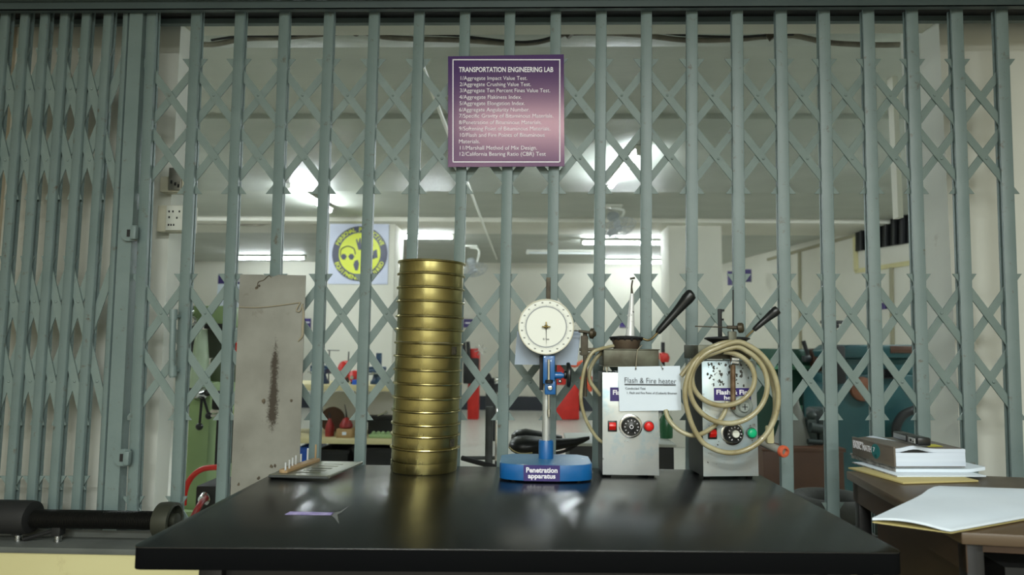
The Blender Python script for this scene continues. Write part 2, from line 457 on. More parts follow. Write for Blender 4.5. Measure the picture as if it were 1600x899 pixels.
# dark louvred window high in the right wall
q = [W(1340, 393), W(1340, 335), W(1424, 318), W(1424, 380)]
wf = struct('window_1', MB().prism(q, -wn * .03), DARKGL)
for k in range(6):
    x = 1350 + k * 13
    sl = MB().prism([W(x, 392 - (x - 1346) * .16), W(x + 3, 392 - (x - 1346) * .16), W(x + 3, 336 - (x - 1346) * .2), W(x, 336 - (x - 1346) * .2)], -wn * .06).build('window_louvre', BLACKM, wf)
# brown door and cream panel at the far end right
struct('door_1', MB().boxpx(1172, 430, 1226, 600, FARY - .15, .1, .01), BROWNP)
struct('trim_9', MB().boxpx(1136, 396, 1166, 402, FARY - .2, .2), LINEM)

# ================================================================== GATE
BX = [(238, 215), (307.5, 283), (376, 353), (445, 424), (515, 495), (585, 566), (655.5, 637.5), (727, 713), (797, 787), (868.5, 861),
      (939.5, 935), (1010, 1009), (1081, 1081), (1151.5, 1156), (1220, 1228), (1287, 1298), (1356, 1370), (1424, 1441), (1494, 1513), (1564, 1584)]
def bx(b, y): return b[0] + (b[1] - b[0]) * (y - 22) / 578
gate = thing('folding_gate', P(800, 838, GY) * 1.0, 'wide grey collapsible lattice security gate standing open across the laboratory opening', 'gate')
def upright(b, parent, Y=GY, wpx=17, ybot=836, ytop=14, name='upright'):
    """pressed steel channel: a ridge that splits the front into two facets, and a second channel behind the straps"""
    k = Y / F_PX; w2 = wpx * k / 2
    pt = P(bx(b, ytop), ytop, Y - .014); pb = P(bx(b, ybot), ybot, Y - .014)
    ax = pb - pt
    prof = [(-w2, .004), (-w2, -.003), (-w2 * .25, -.009), (w2 * .9, -.009), (w2, -.007), (w2, .004)]
    mb = MB().prism([pt + Vector((x, y, 0)) for x, y in prof], ax)
    prof2 = [(-w2 * .8, .018), (-w2 * .8, .026), (w2 * .8, .026), (w2 * .8, .018)]
    mb.prism([pt + Vector((x, y, 0)) for x, y in prof2], ax)
    return mb.build(name, GREY, parent)
def strap(bA, bB, bC, y0, y1, direction, parent, Y=GY, wpx=14.5, steep=1.0):
    """flat strap with level-cut ends running over two bays. direction 1 = falls to the right"""
    ym = (y0 + y1) / 2; xs = []
    if direction > 0: xa, xm, xc = bx(bA, y0 + 16), bx(bB, ym), bx(bC, y1 - 16)
    else: xa, xm, xc = bx(bC, y0 + 16), bx(bB, ym), bx(bA, y1 - 16)
    slope = (xc - xa) / (y1 - y0 - 32)
    def X(y): return xa + slope * (y - y0 - 16)
    Yd = Y + (-.0095 if direction > 0 else -.004)
    h = wpx / 2
    poly = [P(X(y0) - h, y0, Yd), P(X(y0) + h, y0, Yd), P(X(y1) + h, y1, Yd), P(X(y1) - h, y1, Yd)]
    mb = MB().prism(poly, (0, .004, 0))
    if direction > 0:
        for yy in (y0 + (y1 - y0) * .27, y0 + (y1 - y0) * .74):
            mb.axlathe(P(X(yy), yy, Yd), (0, -1, 0), [(.0045, 0), (.004, .0025), (.0015, .004)], 10)
    return mb.build('lattice_strap', GREY2, parent)
for b in BX: upright(b, gate)
ROWS = [(95, 84, 97, 303), (430, 426, 430, 656), ]
def rowy(i, base):  # gentle bow of the rows
    return base
n = len(BX)
for (t, bt) in ((92, 303), (428, 657)):
    for i in range(n - 2):
        strap(BX[i], BX[i + 1], BX[i + 2], t, bt, 1, gate)
        strap(BX[i], BX[i + 1], BX[i + 2], t, bt, -1, gate)
# half straps at the left end and at the right end
ghost = (BX[0][0] - 69, BX[0][1] - 69); ghostR = (BX[-1][0] + 69, BX[-1][1] + 72)
def half(bm_, bn_, y0, y1, direction, top):
    ym = (y0 + y1) / 2
    X0, X1 = bx(bm_, ym), bx(bn_, (y1 - 16) if not top else (y0 + 16))
    ya, yb = (ym, y1 - 16) if not top else (ym, y0 + 16)
    yend = y1 if not top else y0
    sl = (X1 - X0) / (yb - ya); h = 7.3
    Yd = GY + (-.0095 if direction > 0 else -.004)
    pts = [P(X0 - h, ya, Yd), P(X0 + h, ya, Yd), P(X0 + sl * (yend - ya) + h, yend, Yd), P(X0 + sl * (yend - ya) - h, yend, Yd)]
    MB().prism(pts, (0, .004, 0)).build('lattice_strap', GREY2, gate)
for (t, bt) in ((92, 303), (428, 657)):
    half(BX[0], BX[1], t, bt, 1, False); half(BX[0], BX[1], t, bt, -1, True)
    half(BX[-1], BX[-2], t, bt, -1, False); half(BX[-1], BX[-2], t, bt, 1, True)
# lowest lattice row, of which only the upper tips show beside the tables
for i in (0, 1, 13, 14, 15):
    strap(BX[i], BX[i + 1], BX[i + 2], 776, 835, 1, gate) if False else None
def tip(b, y, d, parent=gate, up=1, ln=40):
    x = bx(b, y); h = 7.3; s = .63 * d
    pts = [P(x - s * 16 * up - h, y, GY - .004), P(x - s * 16 * up + h, y, GY - .004), P(x + s * (ln - 16) * up + h, y + ln * up, GY - .004), P(x + s * (ln - 16) * up - h, y + ln * up, GY - .004)]
    MB().prism(pts, (0, .004, 0)).build('lattice_strap', GREY2, parent)
for i in (0, 1, 15):
    for d in (1, -1): tip(BX[i], 776 if i < 5 else 786, d)
# bottom guide rail on the sill
a0 = P(-40, 836, GY); a1 = P(1700, 836, GY)
MB().box((-2.2, GY - .03, SZ), (2.3, GY - .022, SZ + .022)).box((-2.2, GY + .05, SZ), (2.3, GY + .058, SZ + .022)).build('guide_rail', SILL, gate)
# pull handle welded to the second upright
hp = [P(283 - 13, 590, GY - .05), P(269, 560, GY - .055), P(270, 520, GY - .055), P(271, 485, GY - .05)]
MB().tube(hp, .0095, 12, 4).cyl(P(271, 500, GY - .05), P(271, 484, GY - .05), .0125).cyl(P(270, 588, GY - .05), P(270, 572, GY - .05), .0125)\
    .cyl(P(271, 495, GY - .052), P(284, 495, GY - .012), .006).cyl(P(270, 580, GY - .052), P(282, 580, GY - .012), .006).build('pull_handle', GREY, gate)

leaf = thing('folding_gate', P(100, 838, GY), 'narrow grey lattice gate leaf pushed together tightly at the left edge', 'gate')
LX = [(-22, -72), (9, -38), (40, -5), (71, 28), (102, 62), (136, 96), (170, 132), (198, 167)]
for b in LX: upright(b, leaf, wpx=15 if b[0] < 190 else 10)
for (t, bt) in ((75, 312), (400, 665)):
    for i in range(len(LX) - 2):
        if bt - t > 150 or True:
            strap(LX[i], LX[i + 1], LX[i + 2], t, bt, 1, leaf, wpx=13)
            strap(LX[i], LX[i + 1], LX[i + 2], t, bt, -1, leaf, wpx=13)
for i in range(1, len(LX) - 1):
    for d in (1, -1): tip(LX[i], 744, d, leaf, 1, 22)
# wide closing stile
st = (213, 183)
k = GY / F_PX
pt = P(bx(st, 14), 14, GY - .03); pb = P(bx(st, 836), 836, GY - .03)
MB().prism([pt + Vector((x, y, 0)) for x, y in [(-11 * k, .04), (-11 * k, 0), (11 * k, 0), (11 * k, .04)]], pb - pt).build('closing_stile', GREY, leaf)
for (x, y) in ((203, 365), (192, 715)):
    hs = thing  # latch plates: rounded plate with a slot and a dark gap
    c = P(x, y, GY - .035)
    pl = MB()
    pts = []
    for t_ in range(13):
        a = PI / 2 + PI * t_ / 12
        pts.append(c + Vector((math.cos(a) * .022 - .004, 0, math.sin(a) * .026)))
    pts += [c + Vector((.026, 0, -.026)), c + Vector((.026, 0, .026))]
    pl.prism(pts, (0, -.006, 0))
    lp = pl.build('latch_plate', GREY, leaf)
    MB().box(c + Vector((-.006, -.0075, -.012)), c + Vector((.004, -.0055, .012))).build('latch_slot', BLACKM, lp)
    MB().box(c + Vector((.012, -.02, -.022)), c + Vector((.03, .0, .022)), .003).build('latch_bolt', GREY, lp)

# ================================================================== SIGN on the gate
sa, sb_, sc_, sd = P(700, 261, GY - .045), P(882, 260, GY - .045), P(881, 85, GY - .045), P(700, 88, GY - .045)
n_ = (sb_ - sa).cross(sd - sa).normalized()
sign = thing('laboratory_sign', (sa + sb_) / 2, 'purple laminated sign listing twelve transportation laboratory tests, fixed to the gate bars', 'sign')
MB().prism([sa, sb_, sc_, sd], (0, .004, 0)).build('sign_board', SIGNP, sign)
def SP(px, py, off=.0012): return P(px, py, GY - .045 - off)
def frame_px(mb, x0, y0, x1, y1, t, f, dep=.0005):
    for (a, b, c, d) in ((x0, y0, x1, y0 + t), (x0, y1 - t, x1, y1), (x0, y0, x0 + t, y1), (x1 - t, y0, x1, y1)):
        mb.prism([f(a, d), f(c, d), f(c, b), f(a, b)], (0, dep, 0))
fr = MB()
frame_px(fr, 707, 92.5, 875.5, 254, 1.6, SP)
fr.build('border_line', WHITEINK, sign)
lines = [('TRANSPORTATION ENGINEERING LAB', 717, 864.5, 112.5, 6.6, .02), ('1/Aggregate Impact Value Test.', 718, 822, 125, 5.2, 0), ('2/Aggregate Crushing Value Test.', 718, 829, 134.7, 5.2, 0),
         ('3/Aggregate Ten Percent Fines Value Test.', 718, 859, 144.3, 5.2, 0), ('4/Aggregate Flakiness Index.', 717.5, 815, 154.6, 5.2, 0), ('5/Aggregate Elongation Index.', 717.5, 819.5, 164.4, 5.2, 0),
         ('6/Aggregate Angularity Number.', 717, 827, 174.4, 5.2, 0), ('7/Specific Gravity of Bituminous Materials.', 717, 864, 184, 5.2, 0), ('8/Penetration of Bituminous Materials.', 717, 846, 194.2, 5.2, 0),
         ('9/Softening Point of Bituminous Materials.', 717, 859.5, 204, 5.2, 0), ('10/Flash and Fire Points of Bituminous', 717, 849, 214, 5.2, 0), ('Materials.', 716.5, 749, 224, 5.2, 0),
         ('11/Marshall Method of Mix Design.', 717, 837, 234, 5.2, 0), ('12/California Bearing Ratio (CBR) Test', 716.5, 851, 243.6, 5.2, 0)]
tx = MB()
for s_, x0, x1, yb, h, bo in lines:
    h *= 1.22
    o = SP(x0, yb, .0008); e = SP(x1, yb, .0008)
    tx.text(s_, o, e - o, (0, 0, 1), width=(e - o).length, height=h * GY / F_PX, align='LEFT', bold=bo or -.004, serif=True)
tx.build('lettering', WHITEINK, sign)

# ================================================================== MAIN TABLE
FL = PZ(204, 855, T); FR = PZ(1414, 864, T)
BLy = PZ(820, 731, T).y
fx = (FL.y + FR.y) / 2
bxl, bxr = PZ(448, 729, T).x, PZ(1172, 734, T).x
xl = (FL.x + bxl) / 2; xr = (FR.x + bxr) / 2
FLx, FRx = FL.x, FR.x
BACK = 2.03
bxl = FL.x + (bxl - FL.x) * (BACK - FL.y) / (PZ(448, 729, T).y - FL.y); bxr = FR.x + (bxr - FR.x) * (BACK - FR.y) / (PZ(1172, 734, T).y - FR.y)
table = thing('work_table', ((FLx + FRx) / 2, (fx + BACK) / 2, 0), 'long black-topped work table carrying the brass sieves and testing apparatus', 'table')
def rrect(x0, y0, x1, y1, r, z, n=6, skew=(0, 0)):
    pts = []
    for cx, cy, a0 in ((x1 - r, y1 - r, 0), (x0 + r, y1 - r, 90), (x0 + r, y0 + r, 180), (x1 - r, y0 + r, 270)):
        for k_ in range(n + 1):
            a = R(a0 + 90 * k_ / n)
            pts.append(Vector((cx + r * math.cos(a), cy + r * math.sin(a), z)))
    return pts
def quadtop(a, b, c, d, z0, z1, rr, bev=0.004):
    # rounded quad a(front left) b(front right) c(back right) d(back left)
    P4 = [a, b, c, d]; out = []
    for i in range(4):
        p0, p1, p2 = Vector(P4[i - 1]), Vector(P4[i]), Vector(P4[(i + 1) % 4])
        u = (p0 - p1).normalized(); v = (p2 - p1).normalized()
        for k_ in range(7):
            t_ = k_ / 6
            q0 = p1 + u * rr * (1 - t_); q1 = p1 + v * rr * t_
            out.append(q0 * (1 - t_) + q1 * t_)
    return MB().prism([Vector((p.x, p.y, z0)) for p in out], (0, 0, z1 - z0), bev)
ta, tb, tc_, td = Vector((FL.x, FL.y, 0)), Vector((FR.x, FR.y, 0)), Vector((bxr, BACK, 0)), Vector((bxl, BACK, 0))
quadtop(ta, tb, tc_, td, T - .003, T, .022, .001).build('table_top', TABLE, table)
quadtop(ta + Vector((.001, .001, 0)), tb + Vector((-.001, .001, 0)), tc_, td, T - .041, T - .003, .021, .002).build('edge_band', TEDGE, table)
for sx, sy in ((0, 0), (1, 0), (0, 1), (1, 1)):
    x = FL.x + .09 if not sx else FR.x - .13
    if sy: x = bxl + .04 if not sx else bxr - .08
    y = fx + .05 if not sy else BACK - .09
    MB().box((x, y, 0), (x + .045, y + .045, T - .041), .002).build('leg', TLEG, table)
MB().box((FL.x + .09, fx + .07, T - .12), (FR.x - .09, fx + .09, T - .041)).build('front_rail', TLEG, table)
MB().box((bxl + .05, BACK - .08, T - .12), (bxr - .05, BACK - .06, T - .041)).build('back_rail', TLEG, table)

# peeled label on the table
lab = thing('torn_table_label', PZ(490, 804, T), 'faded purple strip of sticker, torn at one end, stuck on the black table top', 'sticker')
def TP(px, py, h=.0006): 
    p = PZ(px, py, T); p.z = T + h; return p
MB().prism([TP(445, 805), TP(520, 806), TP(522, 802), TP(453, 800.5)], (0, 0, .0005)).build('printed_strip', mat('faded_purple_sticker', (132, 116, 178), .5, rgb2=(176, 166, 208), scale=60, amt=.9), lab)
MB().prism([TP(517, 806), TP(523, 811), TP(530, 820), TP(528, 812), TP(527, 805), TP(533, 802), TP(545, 792), TP(532, 800), TP(520, 802.5)], (0, 0, .0005)).build('torn_edge', mat('glue_residue', (92, 94, 92), .5), lab)

# ================================================================== SIEVES
rimy = [404, 424, 446, 468, 492, 513, 535, 556, 578, 600, 623, 644, 665, 683, 704, 727]
base = PZ(662, 744, T)
SR = 53.5 * (base.y + .06) / F_PX * .985
SYc = base.y + SR
zt = [P(668, y, base.y).z for y in rimy]
bc = Vector((P(662, 740, SYc).x, SYc, T))
LEAN = R(1.15)
def stack_at(z):  # centre of the leaning stack at height z
    return Vector((bc.x + (z - T) * math.tan(LEAN), bc.y, z))
ORD = ['first', 'second', 'third', 'fourth', 'fifth', 'sixth', 'seventh', 'eighth', 'ninth', 'tenth', 'eleventh', 'twelfth', 'thirteenth', 'fourteenth', 'fifteenth']
PATCH = []
for i in range(16):
    ztop = zt[i]; zbot = zt[i + 1] if i < 15 else T
    h = ztop - zbot
    c = stack_at(zbot)
    jx = random.uniform(-.0012, .0012)
    tilt = Matrix.Translation(c + Vector((jx, 0, 0))) @ Matrix.Rotation(LEAN if i < 15 else R(.3), 4, 'Y') @ Matrix.Rotation(random.random() * 6, 4, 'Z')
    if i < 15:
        lb = 'round brass test sieve, the %s from the top of the leaning stack' % ORD[i]
        if i == 0: lb = 'brass test sieve with open dark rim at the very top of the stack'
        if i == 6: lb = 'brass test sieve with a dark label, seventh from the top of the stack'
        if i == 13: lb = 'brass test sieve with a dark label, second above the bottom pan'
        t_ = thing('test_sieve', c, lb, 'sieve', 'brass sieves in the stack')
    else:
        t_ = thing('sieve_pan', c, 'shallow brass receiver pan standing on the table under the sieve stack', 'pan')
    Rr = SR * (1.0 + random.uniform(-.006, .006))
    e = .0006
    if i < 15:
        body = [(Rr * .955, e), (Rr * .975, e), (Rr * .98, .004), (Rr * .98, h * .5), (Rr * .978, h - .006), (Rr * .955, h - .007)]
        MB(tilt).lathe(body, 72).build('sieve_frame', BRASS, t_)
        MB(tilt).lathe([(Rr * .955, h - .0075), (Rr * .99, h - .0072), (Rr * 1.028, h - .0055), (Rr * 1.038, h - .003), (Rr * 1.028, h - .0008), (Rr * .985, h - .0002), (Rr * .955, h - .0002)], 72).build('rolled_rim', BRASSR, t_)
        MB(tilt).lathe([(0, .004), (Rr * .955, .004), (Rr * .955, .005), (0, .005)], 48).build('wire_mesh', MESHW, t_)
    else:
        MB(tilt).lathe([(0, .0005), (Rr * .965, .0005), (Rr * .975, .003), (Rr * .975, h - .0004), (Rr * .955, h - .0004), (Rr * .955, .004), (0, .004)], 72).build('pan_body', BRASS, t_)
    if i in (6, 13):
        ang = [R(-33), R(-28)][i == 13]
        pm = MB(Matrix.Translation(c) @ Matrix.Rotation(LEAN, 4, 'Y'))
        pts = []; aw = .11
        for k_ in range(6):
            a = ang - aw + 2 * aw * k_ / 5
            pts.append((math.cos(a) * Rr * .995, math.sin(a) * Rr * .995))
        A_ = [Vector((x, y, h * .12)) for x, y in pts]; B_ = [Vector((x, y, h * .72)) for x, y in pts]
        bmx = bmesh.new(); va = [bmx.verts.new(v) for v in A_]; vb = [bmx.verts.new(v) for v in B_]
        vc = [bmx.verts.new(v * 1.006) for v in [Vector((p.x, p.y, 0)) for p in A_]]
        for k_ in range(6): vc[k_].co.z = h * .12
        vd = [bmx.verts.new(Vector((p.x * 1.006, p.y * 1.006, h * .72))) for p in B_]
        for k_ in range(5):
            bmx.faces.new((vc[k_], vc[k_ + 1], vd[k_ + 1], vd[k_])); bmx.faces.new((va[k_], va[k_ + 1], vb[k_ + 1], vb[k_]))
            bmx.faces.new((vb[k_], vb[k_ + 1], vd[k_ + 1], vd[k_])); bmx.faces.new((va[k_], va[k_ + 1], vc[k_ + 1], vc[k_]))
        bmx.faces.new((va[0], vb[0], vd[0], vc[0])); bmx.faces.new((va[5], vb[5], vd[5], vc[5]))
        pm._merge(bmx)
        pm.build('size_label', mat('dark_metal_label', (34, 30, 26), .4, rgb2=(84, 78, 60), scale=160, amt=.9), t_)

# ================================================================== GAUGES on the table
gz = T + .012
g0, g1, g2, g3 = PZ(420, 748, T), PZ(513, 751, T), P(565, 722, BACK - .012), P(503, 720, BACK - .012)
gp = thing('thickness_gauge', (g0 + g2) / 2, 'flat grey metal flakiness gauge plate with tapering slots lying on the table', 'gauge')
def lerp(a, b, t_): return a + (b - a) * t_
def G(u, v):  # u across (left to right), v front to back
    p = lerp(lerp(g0, g1, u), lerp(g3, g2, u), v); return Vector((p.x, p.y, 0))
us = [0, .30, .74, 1]; 
gm = MB(); z0, z1 = T + .009, T + .0115
slots = [(.14, .20), (.28, .345), (.43, .51), (.60, .66), (.75, .79)]
vs = [0] + [x for s_ in slots for x in s_] + [1]
gm.prism([Vector((*G(0, 0).xy, z0)), Vector((*G(us[1], 0).xy, z0)), Vector((*G(us[1], 1).xy, z0)), Vector((*G(0, 1).xy, z0))], (0, 0, z1 - z0))
gm.prism([Vector((*G(us[2], 0).xy, z0)), Vector((*G(1, 0).xy, z0)), Vector((*G(1, 1).xy, z0)), Vector((*G(us[2], 1).xy, z0))], (0, 0, z1 - z0))
for i in range(0, len(vs), 2):
    gm.prism([Vector((*G(us[1], vs[i]).xy, z0)), Vector((*G(us[2], vs[i]).xy, z0)), Vector((*G(us[2], vs[i + 1]).xy, z0)), Vector((*G(us[1], vs[i + 1]).xy, z0))], (0, 0, z1 - z0))
gm.build('slotted_plate', ALU, gp)
e1 = [Vector((*G(1, 0).xy, T + .009)), Vector((*G(1, 1).xy, T + .009))]
MB().cyl(e1[0], e1[1], .0045, seg=12).build('rolled_edge', ALU, gp)
MB().cyl(Vector((*G(0, 0).xy, T + .006)), Vector((*G(1, 0).xy, T + .006)), .004, seg=12).build('rolled_edge', STEELD, gp)
MB().cyl(Vector((*G(0, 0.02).xy, T + .0045)), Vector((*G(0, 1).xy, T + .0045)), .0045, seg=12).build('rolled_edge', ALU, gp)
lg = thing('length_gauge', G(.2, .4) + Vector((0, 0, T + .012)), 'narrow wooden length gauge with seven upright steel pins lying on the slotted plate', 'gauge')
wa, wb = PZ(443, 739, T + .012), P(494, 715, BACK - .02)
wdirn = (wb - wa); wdirn.z = 0; L_ = wdirn.length; wdirn.normalize(); ws = Vector((wdirn.y, -wdirn.x, 0))
hw = .013
pts = []
for s0, c0 in ((1, wb), (-1, wa)):
    for k_ in range(9):
        a = -PI / 2 + PI * k_ / 8
        v = wdirn * math.cos(a) * s0 * hw * .5 + ws * math.sin(a) * -s0 * hw
        pts.append(Vector((c0.x, c0.y, T + .0118)) + v)
MB().prism(pts, (0, 0, .009), .001).build('wooden_bar', WOODL, lg)
PINM = mat('bright_pin_steel', (206, 210, 212), .3, .4)
for (pxx, pyb, pyt, m_) in ((446, 735, 723, PINM), (452, 732, 719, PINM), (457, 728, 715.5, PINM), (462, 726, 712, PINM), (470, 722, 710, PINM), (480.5, 719, 701, PINM), (493, 713, 695, WOODL)):
    b_ = PZ(pxx, pyb, T + .0208)
    if b_.y > BACK - .022: b_ = Vector((P(pxx, pyb, BACK - .022).x, BACK - .022, T + .0208))
    top = P(pxx + .5, pyt, b_.y)
    MB().cyl(b_, Vector((b_.x, b_.y, top.z)), .0029, seg=10).build('gauge_pin', m_, lg)

# ================================================================== METAL SHEET leaning behind the table
ms = [P(375, 429, GY - .045), P(478, 430.5, GY - .045), P(464, 838, GY - .10), P(357, 838, GY - .10)]
sheet = thing('metal_sheet', (ms[2] + ms[3]) / 2, 'tall grimy grey metal sheet leaning against the gate behind the table', 'sheet')
nseg = 10
pts = [ms[0]]
rnd = random.Random(3)
for k_ in range(1, 12):
    p = lerp(ms[0], ms[1], k_ / 12); p = p + Vector((0, 0, rnd.choice([0, 0, -.003, .001, -.006 if k_ == 6 else 0])))
    pts.append(p)
pts += [ms[1]] + [lerp(ms[1], ms[2], t_) for t_ in (.2, .4, .6, .8)] + [ms[2], ms[3]]
nrm = (ms[1] - ms[0]).cross(ms[3] - ms[0]).normalized()
if nrm.y > 0: nrm = -nrm
MB().prism(pts, -nrm * .0022).build('sheet_panel', SHEET, sheet)
def SH(px, py, off=.0006):
    return PW(px, py, ms[0], nrm) + nrm * off
def add_streak(m, x0, x1, z0, z1):
    nt = m.node_tree; N = nt.nodes; L = nt.links; b = N['Principled BSDF']
    src = b.inputs['Base Color'].links[0].from_socket
    tc = N.new('ShaderNodeTexCoord'); sx = N.new('ShaderNodeSeparateXYZ'); L.new(tc.outputs['Object'], sx.inputs[0])
    def M_(op, a, b_=None, cl=False):
        n = N.new('ShaderNodeMath'); n.operation = op; n.use_clamp = cl
        for i, v in enumerate((a, b_)):
            if v is None: continue
            if isinstance(v, (int, float)): n.inputs[i].default_value = v
            else: L.new(v, n.inputs[i])
        return n.outputs[0]
    t = M_('DIVIDE', M_('SUBTRACT', sx.outputs[2], z0), z1 - z0)          # 0 bottom .. 1 top
    xc = M_('ADD', M_('MULTIPLY', t, x1 - x0), x0)
    dx = M_('ABSOLUTE', M_('SUBTRACT', sx.outputs[0], xc))
    wdt = M_('ADD', M_('MULTIPLY', M_('SUBTRACT', 1, t), .022), .014)
    fall = M_('SUBTRACT', 1, M_('DIVIDE', dx, wdt))
    win = M_('MINIMUM', M_('MULTIPLY', t, 5), M_('MULTIPLY', M_('SUBTRACT', 1, t), 3), True)
    core = M_('MULTIPLY', M_('MAXIMUM', fall, 0), M_('MAXIMUM', win, 0))
    n = N.new('ShaderNodeTexNoise'); n.inputs['Scale'].default_value = 190; n.inputs['Detail'].default_value = 3
    L.new(tc.outputs['Object'], n.inputs['Vector'])
    n2 = N.new('ShaderNodeTexNoise'); n2.inputs['Scale'].default_value = 22; n2.inputs['Detail'].default_value = 3
    L.new(tc.outputs['Object'], n2.inputs['Vector'])
    v = M_('ADD', M_('MULTIPLY', core, .62), M_('ADD', M_('MULTIPLY', n.outputs[0], .55), M_('MULTIPLY', n2.outputs[0], .35)))
    mr = N.new('ShaderNodeMapRange'); mr.inputs['From Min'].default_value = .66; mr.inputs['From Max'].default_value = .93
    L.new(v, mr.inputs[0])
    gate_ = M_('MULTIPLY', mr.outputs[0], M_('MULTIPLY', core, 9, True))
    mx = N.new('ShaderNodeMix'); mx.data_type = 'RGBA'; L.new(gate_, mx.inputs[0]); L.new(src, mx.inputs[6])
    mx.inputs[7].default_value = (*lin((52, 44, 32)), 1)
    L.new(mx.outputs[2], b.inputs['Base Color'])
_o = ORG[sheet.name]; _a = SH(424, 690) - _o; _b = SH(432, 505) - _o
add_streak(SHEET, _a.x, _b.x, _a.z, _b.z)
# small spots of oil
stn = MB(); rs = random.Random(11)
def blot(mb, x, y, rx, ry, f, nrmv, rs, dep=.0004):
    n_ = 9; pp = []
    for k_ in range(n_):
        a = 2 * PI * k_ / n_; q_ = rs.uniform(.65, 1.25)
        pp.append(f(x + math.cos(a) * rx * q_, y + math.sin(a) * ry * q_))
    mb.prism(pp, nrmv * dep)
for (x, y, r_) in ((412, 627, 3.2), (404, 748, 2.5), (424, 729, 3), (430, 728, 2.2), (455, 626, 2), (373, 757, 2), (401, 450, 2.4), (405, 447, 2)):
    blot(stn, x, y, r_, r_ * 1.3, SH, nrm, rs)
stn.build('oil_stain', STAIN, sheet)
MB().tube([SH(402, 449, .001), SH(404, 441, .001), SH(412, 438, .001), SH(420, 431, .001), SH(424, 434, .001)], .0014, 6, 4).build('scratch_line', STAIN, sheet)
rp = MB().tube([SH(374, 480, .003), SH(400, 481, .003), SH(430, 478.5, .003), SH(470, 473, .003)], .0016, 8, 4)
rp.tube([SH(470, 473, .003), SH(466, 480, .005), SH(464, 486, .005), SH(469, 487, .005), SH(472, 479, .004), SH(474, 475, .004)], .002, 8, 5)
rp.tube([SH(472, 476, .004), SH(475, 490, .005), SH(474, 510, .005), SH(473, 525, .004), SH(466, 534, .003)], [.0018, .0035, .0045, .004, .0016], 8, 5)
tag(rp.build('tied_string', ROPE), 'dirty string tied across the grey metal sheet with a dangling knot', 'string')

# ================================================================== PENETROMETER
fy = PZ(852, 755, T).y
cx = P(852, 740, fy + .09).x
pen = thing('penetrometer', (cx, fy + .09, T), 'blue penetration testing apparatus with a big white dial on a pole', 'testing apparatus')
bw = 69 * (fy + .09) / F_PX
pts = []
yb0, yb1 = fy + .045, fy + .185
for k_ in range(25):
    a = PI + PI * k_ / 24
    pts.append(Vector((cx + bw * math.cos(a) if abs(math.cos(a)) < .999 else cx + bw * math.copysign(1, math.cos(a)), yb0 + .045 * math.sin(a), T + .001)))
# superelliptic front edge
pts = []
for k_ in range(33):
    a = PI + PI * k_ / 32
    ca, sa_ = math.cos(a), math.sin(a)
    pts.append(Vector((cx + bw * math.copysign(abs(ca) ** .72, ca), yb0 - .045 * abs(sa_) ** .9, T + .004)))
pts += [Vector((cx + bw, yb1 - .03, T + .004)), Vector((cx + bw - .03, yb1, T + .004)), Vector((cx - bw + .03, yb1, T + .004)), Vector((cx - bw, yb1 - .03, T + .004))]
hb = .046
MB().prism(pts, (0, 0, hb - .004), .0015).build('base', BLUE, pen)
MB().prism([Vector(((p.x - cx) * .985 + cx, (p.y - yb0 - .03) * .975 + yb0 + .03, T + hb)) for p in pts], (0, 0, .0008)).build('base_top', BLUED, pen)
for dx in (-.09, .09):
    for dy in (.03, .16): MB().cyl((cx + dx, fy + dy, T), (cx + dx, fy + dy, T + .005), .008).build('foot', BLACKP, pen)
# purple label with writing on the front of the base
lY = fy - .0012
la, lb_ = P(818, 752, lY), P(875, 728, lY)
lbp = MB().box((la.x, lY, la.z), (lb_.x, lY + .004, lb_.z)).build('name_label', PURPLE, pen)
t1 = MB()
o_ = P(846.5, 738.8, lY - .0005); t1.text('Penetration', o_, (1, 0, 0), (0, 0, 1), width=48 * lY / F_PX, height=7.4 * lY / F_PX, bold=.03)
o_ = P(846.5, 747.8, lY - .0005); t1.text('apparatus', o_, (1, 0, 0), (0, 0, 1), width=42 * lY / F_PX, height=7.0 * lY / F_PX, bold=.03)
t1.build('label_lettering', WHITEINK, lbp)
PYc = fy + .115
kp = PYc / F_PX
pc = P(853, 718, PYc)
zc_ = lambda y: P(853, y, PYc).z
MB().lathe([(.0215, T + hb), (.0215, zc_(690)), (.0195, zc_(688)), (0, zc_(688))], 32, Matrix.Translation((pc.x, PYc, 0))).build('collar', BLUE, pen)
MB().cyl((pc.x, PYc, zc_(690)), (pc.x + .0015, PYc, zc_(605)), .0118).cyl((pc.x + .0015, PYc, zc_(605)), (pc.x + .002, PYc, zc_(470)), .0105).build('pole', STEEL, pen)
# notched rod above the dial
rod = MB().box((P(857, 470, PYc).x - .006, PYc - .006, zc_(475)), (P(857, 470, PYc).x + .006, PYc + .006, zc_(434)), .0008)
for k_ in range(16):
    z_ = zc_(434) - .006 - k_ * .0035
    rod.box((P(857, 470, PYc).x - .0075, PYc - .007, z_), (P(857, 470, PYc).x - .005, PYc + .007, z_ + .0017))
rod.build('rack_rod', IRON, pen)
